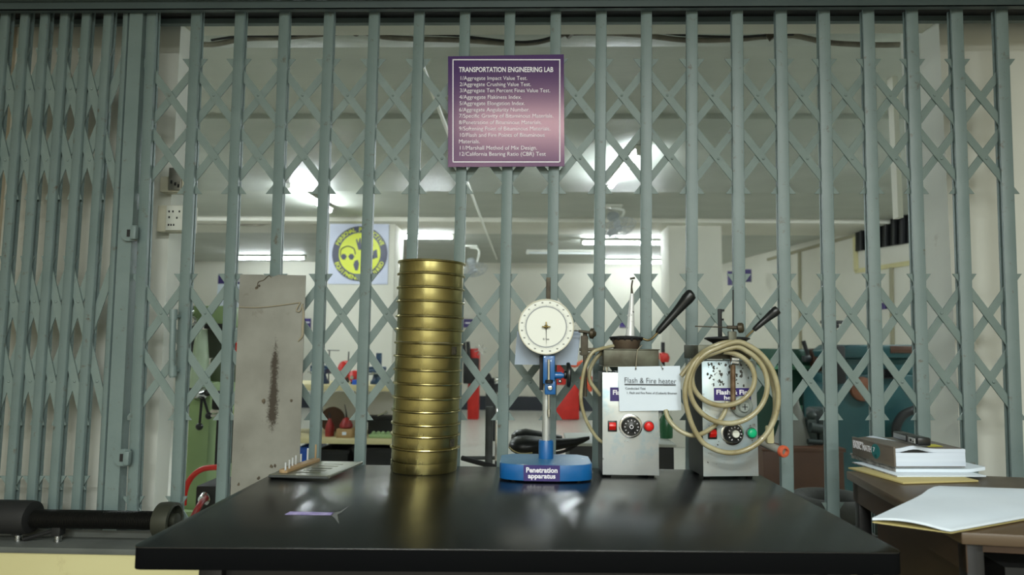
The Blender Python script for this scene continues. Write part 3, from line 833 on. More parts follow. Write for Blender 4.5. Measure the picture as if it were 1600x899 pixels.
# blue carriage
def pbx(x0, y0, x1, y1, Y, d, bev=.001): return MB().boxpx(x0, y0, x1, y1, Y, d, bev)
car = pbx(848.5, 556, 867, 600, PYc - .028, .05, .002).build('carriage', BLUE, pen)
pbx(851, 596, 868.5, 617, PYc - .034, .045, .003).build('lower_clamp', BLUE, pen)
MB().axlathe(P(859.5, 606.5, PYc - .034), (0, -1, 0), [(.0085, 0), (.0085, .002), (.006, .006), (0, .007)], 20).build('clamp_screw', CHROME, pen)
MB().cyl(P(857.5, 562, PYc - .035), P(857.5, 596, PYc - .035), .004).build('plunger_rod', CHROME, pen)
MB().cyl(P(857.5, 617, PYc - .02), P(857.7, 652, PYc - .02), .0032).cyl(P(857.7, 640, PYc - .02), P(857.7, 648, PYc - .02), .005).build('penetration_needle', CHROME, pen)
MB().cyl(P(858, 594, PYc - .038), P(858, 599, PYc - .038), .011, seg=20).build('rubber_ring', BLACKM, pen)
pbx(843, 556, 849, 610, PYc - .005, .03).build('rear_guide', BLACKM, pen)
MB().cyl(P(866, 587, PYc - .01), P(878, 587, PYc - .01), .010).cyl(P(878, 587, PYc - .01), P(881, 587, PYc - .01), .007).build('pinion_housing', BLUE, pen)
kn = MB()
kn.axlathe(P(881, 586, PYc - .01), (1, 0, 0), [(.010, 0), (.012, .002), (.012, .006), (.008, .008)], 24)
kn.axlathe(P(885, 586, PYc - .01), (1, 0, .0), [(.034, 0), (.036, .003), (.036, .009), (.030, .012), (.006, .012)], 32)
kn.build('focus_knob', BLACKP, pen)
MB().ball(P(875, 596, PYc - .04), .0055).build('side_screw', CHROME, pen)
# dial
dc = P(853.2, 511, PYc - .03); dr = 43.5 * (PYc - .03) / F_PX
DM = Matrix.Translation(dc) @ Matrix.Rotation(R(90), 4, 'X')
MB(DM).lathe([(dr * .9, -.028), (dr * .96, -.02), (dr, -.012), (dr, .006), (dr * .985, .009), (dr * .955, .009), (dr * .95, .006), (0, .006)], 96).build('dial_case', mat('dial_case_cream', (206, 202, 182), .35), pen)
MB(DM).lathe([(0, .0062), (dr * .95, .0062), (dr * .95, .0068), (0, .0068)], 96, cap=False).build('dial_face', DIAL, pen)
MB(DM).lathe([(dr * .70, .0069), (dr * .75, .0069), (dr * .745, .0076), (dr * .705, .0076), (dr * .70, .0069)], 96, cap=False).build('dial_ring', DIALR, pen)
tk = MB()
def dv(a, r_, h_=.0075):  # a clockwise from top
    return dc + Vector((math.sin(a) * r_, -h_, math.cos(a) * r_))
for k_ in range(100):
    a = 2 * PI * k_ / 100; r0 = dr * (.775 if k_ % 5 else .76); r1 = dr * .79
    u = Vector((math.cos(a), 0, -math.sin(a))) * .00035
    tk.prism([dv(a, r0) - u, dv(a, r0) + u, dv(a, r1) + u, dv(a, r1) - u], (0, -.0003, 0))
for k_ in range(20):
    a = 2 * PI * (k_ + .5) / 20
    c_ = dv(a, dr * .87); 
    tk.text(str(k_ * 20), c_ - Vector((0, 0, .0018)), (1, 0, 0), (0, 0, 1), height=.0036, width=.0055, depth=.0004, bold=.02)
tk.text('0.1 mm', dv(PI, dr * .47), (1, 0, 0), (0, 0, 1), height=.005, width=.018, depth=.0004, bold=.02)
tk.build('dial_markings', INK, pen)
nd = MB().prism([dv(PI, -.004, .010) - Vector((.0012, 0, 0)), dv(PI, -.004, .010) + Vector((.0012, 0, 0)), dv(PI - .02, dr * .72, .010)], (0, -.0006, 0))
nd.axlathe(dv(0, 0, .008), (0, -1, 0), [(.006, 0), (.006, .004), (.003, .006)], 16)
nd.build('dial_pointer', INK, pen)
MB().box(dv(0, 0, .016) - Vector((.012, 0, .0018)), dv(0, 0, .012) + Vector((.012, 0, .0018)), .0005).box(dv(0, 0, .016) - Vector((.0018, 0, .005)), dv(0, 0, .012) + Vector((.0018, 0, .014)), .0005).build('dial_lock_nut', mat('dial_brass', (120, 104, 60), .4, .8), pen)
# plastic sheet hung behind the dial
pa = [P(804, 570, PYc + .025), P(901, 571, PYc + .025), P(908, 516, PYc + .03), P(808, 518, PYc + .03)]
tag(MB().prism(pa, (0, .001, 0)).build('plastic_cover', mat('cloudy_plastic', (140, 154, 170), .35), ), 'cloudy bluish plastic sheet hanging behind the white dial', 'cover')

# ================================================================== HEATERS
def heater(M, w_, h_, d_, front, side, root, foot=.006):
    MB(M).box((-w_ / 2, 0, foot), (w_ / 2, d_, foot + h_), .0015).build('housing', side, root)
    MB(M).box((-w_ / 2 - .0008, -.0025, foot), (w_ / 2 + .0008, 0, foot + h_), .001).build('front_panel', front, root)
    for sx in (-1, 1):
        for yy in (.012, d_ - .02):
            MB(M).box((sx * (w_ / 2 - .018) - .008, yy, 0), (sx * (w_ / 2 - .018) + .008, yy + .012, foot), .001).build('foot', BLACKM, root)
h1y = PZ(985, 746, T).y
hc1 = P(985.5, 746, h1y)
k1 = h1y / F_PX
w1 = 85 * k1; d1 = min(BACK - .006 - h1y, .12); h1 = (746 - 588) * k1 - .006
M1 = Matrix.Translation((hc1.x, h1y, T))
he1 = thing('flash_point_heater', (hc1.x, h1y, T), 'silver flash and fire heater box with red lamp, white card hung in front', 'heater')
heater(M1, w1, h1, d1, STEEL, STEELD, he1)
def loc1(px, py): p = P(px, py, h1y); return ((p.x - hc1.x), p.z - T)
def front_round(M, lx, lz, prof, name, m, root, seg=32, y=-.0025):
    return MB(M @ Matrix.Translation((lx, y, lz)) @ Matrix.Rotation(R(90), 4, 'X')).lathe(prof, seg).build(name, m, root)
def controls(M, f, root, xs, y, lampm, knob_center):
    lx, lz = f(xs[1], y)
    front_round(M, lx, lz, [(.0335, 0), (.0335, .002), (.031, .0032), (.0275, .0032), (.0275, .001), (0, .001)], 'dial_ring', CHROME, root, 48)
    kb = front_round(M, lx, lz, [(.0265, .001), (.026, .014), (.023, .018), (.008, .018), (.006, .019), (0, .019)], 'thermostat_knob', BLACKP, root, 40)
    mk = MB(M @ Matrix.Translation((lx, -.0212, lz)) @ Matrix.Rotation(R(90), 4, 'X'))
    for k_ in range(11):
        a = R(-150 + 30 * k_); u = Vector((math.sin(a), math.cos(a), 0))
        v = Vector((u.y, -u.x, 0)) * .0009
        mk.prism([u * .0165 - v, u * .0165 + v, u * .0205 + v, u * .0205 - v], (0, 0, .0006))
    mk.build('knob_marks', WHITEINK, kb)
    if knob_center: front_round(M, lx + .002, lz, [(.0105, .018), (.0105, .022), (.009, .0235), (0, .0235)], 'knob_cap', PLW, root)
    else: 
        MB(M @ Matrix.Translation((lx, -.0212, lz)) @ Matrix.Rotation(R(90), 4, 'X')).lathe([(.004, 0), (.0055, .0), (.0055, .0006), (.004, .0006)], 24, cap=False).build('knob_mark_ring', WHITEINK, kb)
    lx, lz = f(xs[0], y)
    sw = MB(M).box((lx - .013, -.006, lz - .0155), (lx + .013, -.0025, lz + .0155), .001).build('switch_frame', BLACKP, root)
    MB(M).prism([(lx - .0095, -.006, lz - .011), (lx - .0095, -.014, lz + .001), (lx - .0095, -.009, lz + .011), (lx - .0095, -.006, lz + .011)], (.019, 0, 0), .0005).build('rocker_switch', RED, sw)
    lx, lz = f(xs[2], y)
    front_round(M, lx, lz, [(.0155, 0), (.0155, .004), (.0135, .005)], 'lamp_bezel', STEELD, root)
    front_round(M, lx, lz, [(.0135, .003), (.0135, .010), (.011, .0135), (.006, .015), (0, .0155)], 'indicator_lamp', lampm, root)
controls(M1, loc1, he1, (956.5, 985, 1013), 666, RED, False)
# purple label behind the card
a_ = loc1(953, 627); b_ = loc1(1010, 606)
l1 = MB(M1).box((a_[0], -.0035, a_[1]), (b_[0], -.0025, b_[1])).build('name_label', PURPLE, he1)
tt = MB(M1); o_ = loc1(982, 617); tt.text('Flash & Fire', (o_[0], -.0042, o_[1]), (1, 0, 0), (0, 0, 1), width=49 * k1, height=7 * k1, bold=.03)
tt.build('label_lettering', WHITEINK, l1)
# hot plate stage on short posts
def stage(M, f, root, x0, x1, y0, y1, d_, h_):
    a = f(x0, y1); b = f(x1, y0)
    zb_ = a[1]
    top_box = f(0, 0)
    for px_ in (a[0] + .012, b[0] - .012):
        for yy in (.02, d_ - .02):
            MB(M).cyl((px_, yy, .006 + h_), (px_, yy, zb_), .0035, seg=12).build('post', CHROME, root)
    MB(M).box((a[0], -.004, zb_), (b[0], d_ + .004, b[1]), .002).box((a[0] - .003, -.007, b[1] - .003), (b[0] + .003, d_ + .007, b[1]), .001).box((a[0] - .002, -.006, zb_ - .003), (b[0] + .002, d_ + .006, zb_), .001).build('hot_plate', IRONG, root)
    return b[1]
stz = stage(M1, loc1, he1, 943, 1029, 546, 572, d1, h1)
MB(M1).box((-.02, .03, .006 + h1), (.03, .08, loc1(0, 572)[1]), .003).build('element_box', BLACKM, he1)
# cup and lid with long handle
cxp = loc1(983, 545)[0]
cup = thing('flash_cup', (hc1.x + cxp, h1y + .055, T + stz), 'blackened round test cup with dark lid and long slanting black handle on the heater', 'cup')
CM1 = Matrix.Translation((hc1.x + cxp, h1y + .055, T + stz))
kz = k1 * 1.0
MB(CM1).lathe([(.037, .0), (.0385, .002), (.040, .018), (.0435, .023), (.0435, .027), (.036, .028)], 40).build('cup_body', mat('scorched_cup', (112, 98, 80), .6, .3, rgb2=(80, 66, 54), scale=20), cup)
ld = MB(CM1).lathe([(.038, .026), (.0495, .030), (.0505, .033), (.047, .036), (.02, .0385), (0, .0385)], 40)
for k_ in range(14):
    a = 2 * PI * k_ / 14
    ld.ball((.044 * math.cos(a), .044 * math.sin(a), .028), .0045, (1, 1, rnd.uniform(.6, 1.3)), 8)
ld.build('cup_lid', BLACKM, cup)
Yh = h1y + .045
MB().tube([P(1003, 529, Yh), P(1012, 532, Yh - .005), P(1019, 529, Yh - .01), P(1026, 522, Yh - .012), P(1031, 517, Yh - .014)], .0035, 10, 5).build('handle_rod', mat('tarnished_brass', (128, 112, 78), .4, .8), cup)
MB().tube([P(1028, 519, Yh - .014), P(1031, 516, Yh - .015), P(1056, 488, Yh - .02), P(1074, 467, Yh - .025), P(1080, 460, Yh - .026), P(1083, 457.5, Yh - .027)], [.0068, .0095, .0125, .0180, .0175, .009], 18, 4).build('handle_grip', BLACKP, cup)
# silver wrapped thermometer cone standing on the lid
Yc = h1y + .055
zl = T + stz + .0385
cb = P(984.5, 524, Yc); ct = P(987.5, 459, Yc)
cone = thing('wrapped_thermometer', (cb.x, Yc, zl), 'pointed silver taped thermometer standing on the dark lid', 'thermometer')
MB().tube([Vector((cb.x, Yc, zl)), lerp(Vector((cb.x, Yc, zl)), ct, .5), ct], [.0135, .0095, .0052], 16, 4).build('taped_wrap', SILVERT, cone)
MB().tube([ct, P(987, 448, Yc), P(988.5, 438, Yc)], [.0045, .0025, .0028], 10, 3).cyl(P(984.5, 436, Yc), P(992, 434.5, Yc), .0032, seg=10).build('thermometer_tip', IRON, cone)
# burner jet with knob at the left of the heater
bj = thing('gas_burner_jet', P(915, 590, h1y + .03), 'small rusty gas jet on an upright post left of the silver heater', 'burner')
Yj = h1y + .03
MB().cyl(P(914, 620, Yj), P(914, 520, Yj), .006).boxpx(908, 525, 919, 556, Yj - .008, .016, .002).build('jet_post', IRON, bj)
MB().cyl(P(897, 517, Yj - .012), P(906, 517.5, Yj - .012), .0016).cyl(P(904, 517.5, Yj - .012), P(922, 520, Yj - .012), .0042).build('jet_nozzle', IRON, bj)
MB().axlathe(P(921, 521, Yj - .012), (1, -.25, -.12), [(.010, 0), (.0155, .003), (.0155, .012), (.010, .015), (.005, .020)], 24).build('jet_knob', mat('worn_brown_knob', (70, 62, 46), .4, .4), bj)
MB().boxpx(906, 544, 945, 549, Yj - .006, .02, .002).boxpx(906, 551, 930, 555, Yj - .006, .02, .002).build('jet_bracket', IRON, bj)
# thin hoses at the left
Yq = h1y - .006
hz1 = MB().tube([P(958, 541, Yq + .03), P(940, 545, Yq), P(925, 552, Yq - .01), P(914, 574, Yq - .015), P(909, 600, Yq - .015), P(908, 628, Yq - .015), P(915, 655, Yq - .01), P(927, 677, Yq), P(936, 688, Yq + .006), P(942, 692, Yq + .02)], .0052, 12, 6)
tag(hz1.build('gas_hose', HOSE), 'thin yellowed hose bowing down the left side of the silver heater', 'hose')
hz2 = MB().tube([P(942, 549, Yq + .05), P(930, 562, Yq + .05), P(921, 580, Yq + .05), P(922, 596, Yq + .05), P(930, 608, Yq + .05), P(938, 618, Yq + .055)], .0062, 12, 6)
tag(hz2.build('gas_hose', HOSE), 'short grey hose loop behind the thin hose, at the hot plate corner', 'hose')
# hanging card
cy_ = h1y - .012
card = thing('notice_card', P(1015, 643, cy_), 'white laminated card reading Flash & Fire heater, hung on a string', 'notice')
ca_ = [P(968, 643, cy_), P(1064.5, 641.5, cy_), P(1062.5, 572, cy_ + .004), P(965.5, 573.5, cy_ + .004)]
MB().prism(ca_, (0, .0012, 0)).build('card_sheet', PAPER, card)
ck = cy_ / F_PX
tt = MB()
o_ = P(1016, 599, cy_ - .0012); tt.text('Flash & Fire heater', o_, (1, 0, -.012), (0, 0, 1), width=79 * ck, height=8.2 * ck, bold=-.012, serif=True)
a_ = P(976, 601.3, cy_ - .0012); b_ = P(1056, 601, cy_ - .0012)
tt.box(a_ - Vector((0, .0002, .0006)), b_ + Vector((0, .0002, .0002)))
o_ = P(977, 608.5, cy_ - .0012); tt.text('Conducted Test', o_, (1, 0, 0), (0, 0, 1), width=31 * ck, height=3.2 * ck, align='LEFT', bold=.0, serif=True)
o_ = P(979, 615.5, cy_ - .0012); tt.text('1. Flash and Fire Point of (Cutback) Bitumen', o_, (1, 0, 0), (0, 0, 1), width=76 * ck, height=3.2 * ck, align='LEFT', bold=.0)
tt.build('card_lettering', mat('grey_ink', (70, 74, 80), .6), card)
MB().tube([P(993.5, 576, cy_ - .001), P(995, 556, cy_), P(996.5, 547, cy_ + .002), P(1003, 540, cy_ + .02)], .0011, 8, 4).build('card_string', ROPE, card)
MB().tube([P(1035.5, 576, cy_ - .001), P(1032, 568, cy_), P(1030, 552, cy_ + .01)], .0009, 8, 4).build('card_string', ROPE, card)
for x in (993.5, 1035.5): MB().axlathe(P(x, 576.5, cy_ - .0006), (0, -1, 0), [(.0022, 0), (.0022, .0006), (.0012, .0006)], 14).build('eyelet', INK, card)

# ---- second heater, turned a little
h2y = PZ(1142, 743, T).y
h2y = min(h2y, BACK - .125)
hc2 = P(1142, 743, h2y)
k2 = h2y / F_PX
w2 = 86 * k2; h2 = (743 - 566) * k2 - .006; d2 = .112
RZ2 = R(9)
M2 = Matrix.Translation((hc2.x, h2y, T)) @ Matrix.Rotation(RZ2, 4, 'Z')
M2 = Matrix.Translation((hc2.x, h2y, T))
M2 = M2 @ Matrix.Rotation(R(7), 4, 'Z')
he2 = thing('flash_point_heater', (hc2.x, h2y, T), 'scuffed silver heater box with green lamp, half hidden by a coiled hose', 'heater')
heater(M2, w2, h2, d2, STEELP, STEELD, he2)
def loc2(px, py): p = P(px, py, h2y); return ((p.x - hc2.x), p.z - T)
controls(M2, loc2, he2, (1111, 1143.5, 1174.5), 677, GREENB, True)
a_ = loc2(1114, 626); b_ = loc2(1174, 607)
l2 = MB(M2).box((a_[0], -.0035, a_[1]), (b_[0], -.0025, b_[1])).build('name_label', PURPLE, he2)
tt = MB(M2)
o_ = loc2(1145, 616.5); tt.text('Flash & Fire', (o_[0], -.0042, o_[1]), (1, 0, 0), (0, 0, 1), width=54 * k2, height=7 * k2, bold=.03)
o_ = loc2(1145, 624.5); tt.text('heater', (o_[0], -.0042, o_[1]), (1, 0, 0), (0, 0, 1), width=30 * k2, height=6 * k2, bold=.03)
tt.build('label_lettering', WHITEINK, l2)
# worn patches on the upper panel
wp = MB(M2); rs = random.Random(5)
for k_ in range(110):
    sz_ = rs.uniform(.25, 1.15)
    x = rs.uniform(1103, 1182); y = rs.choice([rs.uniform(568, 612), rs.uniform(568, 600), rs.uniform(568, 590), rs.uniform(636, 738)])
    if y > 620: sz_ *= .45
    c0 = loc2(x, y); pp = []
    for j in range(7):
        a = 2 * PI * j / 7; q_ = rs.uniform(.3, 1.4) * sz_
        pp.append((c0[0] + math.cos(a) * .0045 * q_, -.0028, c0[1] + math.sin(a) * .006 * q_))
    if abs(c0[0]) < w2 / 2 - .008: wp.prism(pp, (0, .0004, 0))
wp.build('flaked_patches', mat('flaked_dark_patch', (58, 56, 50), .6), he2)
# round regulator on the panel
lx, lz = loc2(1158, 635)
front_round(M2, lx, lz, [(.030, 0), (.030, .012), (.026, .016), (.018, .018), (.014, .024), (0, .025)], 'regulator', mat('grey_regulator', (150, 158, 152), .5, .2), he2, 40)
rg = MB(M2 @ Matrix.Translation((lx, -.0275, lz)) @ Matrix.Rotation(R(90), 4, 'X')).box((-.008, -.001, 0), (.008, .001, .0012)).box((-.001, -.008, 0), (.001, .008, .0012))
rg.build('regulator_cross', INK, he2)
a_ = loc2(1085, 561); b_ = loc2(1174, 540)
stz2 = b_[1]
for px_ in (a_[0] + .02, b_[0] - .012):
    for yy in (.02, d2 - .02): MB(M2).cyl((px_, yy, .006 + h2), (px_, yy, a_[1]), .0035, seg=12).build('post', CHROME, he2)
MB(M2).box((a_[0] + .006, -.004, a_[1]), (b_[0], d2 - .002, b_[1]), .002).build('hot_plate', IRONG, he2)
Y2 = h2y + .05
cup2 = thing('flash_cup', P(1140, 540, Y2), 'black round dish with black handle on top of the right-hand heater', 'cup')
CM2 = Matrix.Translation((P(1136, 540, Y2).x, Y2, T + stz2))
MB(CM2).lathe([(.036, 0), (.045, .008), (.060, .016), (.065, .018), (.065, .021), (.055, .024), (0, .027)], 44).build('dish', BLACKM, cup2)
MB().tube([P(1148, 529, Y2), P(1157, 533, Y2 - .01), P(1163, 530, Y2 - .015), P(1171, 522, Y2 - .02), P(1180, 514, Y2 - .024)], .003, 10, 5).build('handle_rod', mat('tarnished_brass', (128, 112, 78), .4, .8), cup2)
MB().tube([P(1178, 516, Y2 - .023), P(1182, 512, Y2 - .026), P(1198, 498, Y2 - .03), P(1210, 488, Y2 - .034), P(1215, 484.5, Y2 - .035)], [.0065, .0076, .0105, .0145, .013], 18, 4).build('handle_grip', BLACKP, cup2)
# test-flame arm, posts and corroded tube
Y3 = h2y - .022
fa = thing('flame_arm', P(1146, 640, Y3), 'rusty test flame arm with brown knob above the coiled hose', 'burner')
MB().cyl(P(1145.5, 640, Y3), P(1145, 556, Y3), .0072).build('corroded_tube', mat('corroded_copper', (128, 108, 84), .6, .5, rgb2=(94, 70, 50), scale=40, amt=.9), fa)
MB().boxpx(1139.5, 518, 1151, 552, Y3 - .008, .016, .002).boxpx(1131, 549, 1153, 553.5, Y3 - .01, .03, .001).build('arm_block', IRONG, fa)
MB().cyl(P(1142, 562, Y3 - .002), P(1153, 562, Y3 - .002), .0105).cyl(P(1142, 566, Y3 - .002), P(1153, 567, Y3 - .002), .010).build('hose_clip', CHROME, fa)
MB().cyl(P(1086, 510, Y3), P(1138, 512, Y3), .0018, seg=10).cyl(P(1136, 511.5, Y3), P(1155, 512.5, Y3), .0045, .006).build('flame_nozzle', IRON, fa)
MB().axlathe(P(1152, 513, Y3), (1, -.4, .1), [(.008, 0), (.0145, .003), (.0145, .014), (.010, .018)], 24).build('brown_knob', mat('worn_brown_knob', (70, 62, 46), .4, .4), fa)
MB().cyl(P(1145.5, 520, Y3 + .02), P(1145.5, 453, Y3 + .02), .0018, seg=10).build('thin_rod', BLACKM, fa)
MB().boxpx(1123, 483, 1128, 530, Y2 + .02, .008, .001).boxpx(1127, 483.5, 1132, 487, Y2 + .02, .008).boxpx(1127, 498, 1131, 501, Y2 + .02, .008).build('clip_post', BLACKM, cup2)
# coiled hose
def ell(cx_, cy_, rx, ry, a0, a1, Y0, Y1, n_):
    return [P(cx_ + rx * math.cos(R(a0 + (a1 - a0) * t_ / n_)), cy_ + ry * math.sin(R(a0 + (a1 - a0) * t_ / n_)), Y0 + (Y1 - Y0) * t_ / n_) for t_ in range(n_ + 1)]
HY = h2y - .045
path = []
path += ell(1130, 592, 49, 42, -90, 240, HY + .010, HY, 16)
path += ell(1138, 602, 61, 60, -100, 250, HY - .004, HY - .012, 18)[1:]
path += ell(1142, 621, 74, 87, -100, 130, HY - .010, HY - .018, 14)[1:]
path += [P(1078, 655, HY - .02), P(1070, 610, HY - .016), P(1084, 568, HY - .012), P(1110, 547, HY), P(1139, 541, HY + .02)]
coil = thing('gas_hose', P(1142, 708, HY), 'thick yellowed hose wound in loops in front of the right heater', 'hose')
MB().tube(path, .0072, 14, 4).build('coil', HOSE, coil)
hz3 = MB().tube([P(1040, 641, HY + .03), P(1045, 656, HY + .02), P(1060, 672, HY + .01), P(1082, 681, HY), P(1103, 675, HY + .006), P(1122, 660, HY + .014), P(1132, 645, HY + .018), P(1136, 628, HY + .022)], .0065, 14, 6)
tag(hz3.build('gas_hose', HOSE), 'stretch of yellowed hose curving from behind the card to the right heater', 'hose')
hz5 = MB().tube([P(1064, 588, HY + .012), P(1082, 566, HY + .014), P(1104, 547, HY + .012), P(1136, 535, HY + .01), P(1163, 542, HY + .014), P(1190, 566, HY + .02), P(1207, 600, HY + .024), P(1211, 640, HY + .03), P(1203, 668, HY + .04)], .0066, 14, 6)
tag(hz5.build('gas_hose', HOSE), 'outermost yellowed hose arching over the top of the coil to its right side', 'hose')
# hose tail with orange rubber end
tl = thing('gas_hose', P(1205, 705, h2y + .01), 'grey tube with a cream taped joint and orange rubber end beside the right heater', 'hose')
MB().tube([P(1188, 690, h2y + .03), P(1205, 698, h2y + .01), P(1224, 706, h2y - .02)], .0115, 14, 4).build('tube_body', mat('grey_tube', (132, 132, 124), .5), tl)
MB().lathe([(.0095, -.002), (.0165, 0), (.017, .008), (.015, .012), (.0095, .013), (.008, .004)], 28, Matrix.Translation(P(1222, 705, h2y - .012)) @ Vector((.35, -1, -.1)).to_track_quat('Z', 'Y').to_matrix().to_4x4(), cap=False).build('rubber_end', ORNG, tl)
MB().boxpx(1199, 666, 1210, 694, h2y - .002, .02, .005).build('taped_joint', mat('cream_tape', (200, 192, 150), .6), tl)

# ================================================================== RIGHT DESK
DZ = .79
dA = PZ(1322, 736, DZ); dB = PZ(1502, 832, DZ)
if dA.y > PY - .02: dA = Vector((dA.x, PY - .02, DZ))
dv_ = Vector((dA.x - dB.x, dA.y - dB.y, 0)); dl = dv_.length; dv_.normalize(); dr_ = Vector((dv_.y, -dv_.x, 0))
DMx = Matrix(((dr_.x, dv_.x, 0, dB.x), (dr_.y, dv_.y, 0, dB.y), (0, 0, 1, 0), (0, 0, 0, 1)))
ang = math.atan2(dr_.y, dr_.x)
desk = thing('office_desk', (dB.x, dB.y, 0), 'brown wooden desk at the right edge, holding the books and papers', 'desk')
MB(DMx).box((0, 0, DZ - .022), (1.2, dl, DZ), .003).build('desk_top', DESKW, desk)
MB(DMx).box((.012, .012, DZ - .075), (.03, dl - .012, DZ - .022)).build('side_apron', DESKD, desk)
MB(DMx).box((.03, .03, .05), (.045, dl - .12, DZ - .075)).build('side_panel', DESKD, desk)
MB(DMx).box((.03, .012, DZ - .036), (1.17, .03, DZ - .022)).build('front_apron', DESKD, desk)
for (x, y) in ((.012, .012), (.012, dl - .05), (1.1, .012), (1.1, dl - .05)):
    MB(DMx).box((x, y, 0), (x + .03, y + .03, DZ - .022), .002).build('leg', mat('black_desk_frame', (10, 10, 11), .5), desk)
MB(DMx).box((.10, .06, .1), (1.1, .5, DZ - .075)).build('drawer_case', BLACKM, desk)
MB(DMx).box((.14, .045, .35), (.5, .06, DZ - .10), .004).build('drawer_front', mat('black_drawer', (22, 22, 23), .4), desk)

# books: stack anchor, spine runs from back-left to front-right
def bookframe(pa_, pb_, z):
    a = PZ(pa_[0], pa_[1], z); b = PZ(pb_[0], pb_[1], z)
    v = (a - b); v.z = 0; L2 = v.length; v.normalize(); r = Vector((v.y, -v.x, 0))
    return Matrix(((r.x, v.x, 0, b.x), (r.y, v.y, 0, b.y), (0, 0, 1, z), (0, 0, 0, 1))), L2
Mb, Lb = bookframe((1333, 711), (1398, 730), DZ + .024)
Lb = min(Lb, .26)
bt_ = .052
book = thing('textbook', Mb.translation, 'thick grey-brown maths textbook with a wavy page block, topmost in the stack', 'book')
Wb = (1510 - 1398) * Mb.translation.y / F_PX
MB(Mb).box((-.002, -.002, 0), (.003, Lb, bt_), .0008).build('spine', BOOKC, book)
# front cover (top), slightly lifted and curled, modelled as a bent sheet
def sheetgrid(M, x0, x1, y0, y1, zf, th, nx=14, ny=6):
    mb = MB(M); b = bmesh.new()
    g = [[[None] * (ny + 1) for _ in range(nx + 1)] for _ in range(2)]
    for s_ in range(2):
        for i in range(nx + 1):
            for j in range(ny + 1):
                x = x0 + (x1 - x0) * i / nx; y = y0 + (y1 - y0) * j / ny
                g[s_][i][j] = b.verts.new((x, y, zf(i / nx, j / ny) + s_ * th))
    for i in range(nx):
        for j in range(ny):
            b.faces.new((g[1][i][j], g[1][i + 1][j], g[1][i + 1][j + 1], g[1][i][j + 1]))
            b.faces.new((g[0][i][j], g[0][i][j + 1], g[0][i + 1][j + 1], g[0][i + 1][j]))
    for i in range(nx):
        b.faces.new((g[0][i][0], g[0][i + 1][0], g[1][i + 1][0], g[1][i][0])); b.faces.new((g[0][i][ny], g[1][i][ny], g[1][i + 1][ny], g[0][i + 1][ny]))
    for j in range(ny):
        b.faces.new((g[0][0][j], g[1][0][j], g[1][0][j + 1], g[0][0][j + 1])); b.faces.new((g[0][nx][j], g[0][nx][j + 1], g[1][nx][j + 1], g[1][nx][j]))
    bmesh.ops.recalc_face_normals(b, faces=b.faces)
    mb._merge(b); return mb
hump = lambda u: .010 * math.exp(-((u - .28) / .16) ** 2)
# lower page block
sheetgrid(Mb, .002, Wb, 0, Lb, lambda u, v: 0.0015, 0, 2, 2) if False else None
lowb = MB(Mb).box((.002, 0, .001), (Wb, Lb - .003, bt_ * .70), .001).build('page_block', PAGES, book)
upb = sheetgrid(Mb, .002, Wb * 1.0, 0, Lb - .003, lambda u, v: bt_ * .70 + hump(u) * .85, bt_ * .18, 20, 6).build('page_block', PAGES, book)
sheetgrid(Mb, -.002, Wb * .97, .004, Lb, lambda u, v: bt_ * .885 + hump(u) * (.85 * (1 - .5 * v)) + .004 * v * u, .0014, 20, 6).build('front_cover', BOOKC, book)
MB(Mb).box((-.001, 0, -.0005), (Wb * .99, Lb, .001)).build('back_cover', BOOKC, book)
# spine lettering
sp = MB(Mb)
sp.text('BASIC MATH', (-.0026, Lb * .97, bt_ * .42), (0, -1, 0), (0, 0, 1), width=Lb * .46, height=.016, align='LEFT', bold=.012)
sp.text('ENGINEERING', (-.0026, Lb * .97, bt_ * .72), (0, -1, 0), (0, 0, 1), width=Lb * .26, height=.006, align='LEFT', bold=.0)
sp.build('spine_lettering', WHITEINK, book)
MB(Mb @ Matrix.Translation((-.0024, Lb * .40, bt_ * .55)) @ Matrix.Rotation(R(-90), 4, 'Y')).lathe([(.019, 0), (.019, .0006), (0, .0006)], 28).box((-.02, -.006, 0), (-.008, .006, .0006)).build('spine_emblem', TEALP, book)
MB(Mb).text('7', (-.0034, Lb * .44, bt_ * .50), (0, -1, 0), (0, 0, 1), height=.012, bold=.0).build('emblem_mark', WHITEINK, book)
MB(Mb).prism([(Wb * .55, .02, bt_ * .935), (Wb * .78, .025, bt_ * .935), (Wb * .80, .06, bt_ * .94), (Wb * .6, .055, bt_ * .94)], (0, 0, .0008)).build('cover_print', YELP, book)
# black wedge puts shade into the opening in the page block
MB(Mb).prism([(Wb * .10, -.0006, bt_ * .70), (Wb * .28, -.0006, bt_ * .70 + .0085), (Wb * .48, -.0006, bt_ * .70)], (0, .02, 0)).build('gap_shade', BLACKM, book)
# thin books and folders beneath
def flatbook(name, pa_, pb_, z, th, wpx, label, cat, mcover, mpage, curl=0):
    M, L2 = bookframe(pa_, pb_, z); L2 = min(L2, .27)
    W2 = wpx * M.translation.y / F_PX
    r_ = thing(name, M.translation, label, cat)
    if curl:
        sheetgrid(M, 0, W2, 0, L2, lambda u, v: curl * max(0, u - .8) ** 1.5 * 6 * (1 - .5 * v), th, 16, 4).build('pages', mpage, r_)
    else: MB(M).box((0, 0, 0), (W2, L2, th), .001).build('pages', mpage, r_)
    MB(M).box((-.0015, -.0005, 0), (0, L2, th), .0005).build('spine', mcover, r_)
    return r_, M, L2, W2
PAPER2 = mat('paper_edges', (206, 214, 224), .7, rgb2=(150, 150, 150), scale=120, stretch=(.05, .05, 2))
SPW = mat('white_spine', (176, 174, 168), .5, rgb2=(110, 106, 100), scale=70, amt=.9)
flatbook('exercise_book', (1329, 711), (1399, 732), DZ + .0185, .0055, 105, 'thin white exercise book lying directly under the thick maths textbook', 'book', SPW, PAPER)
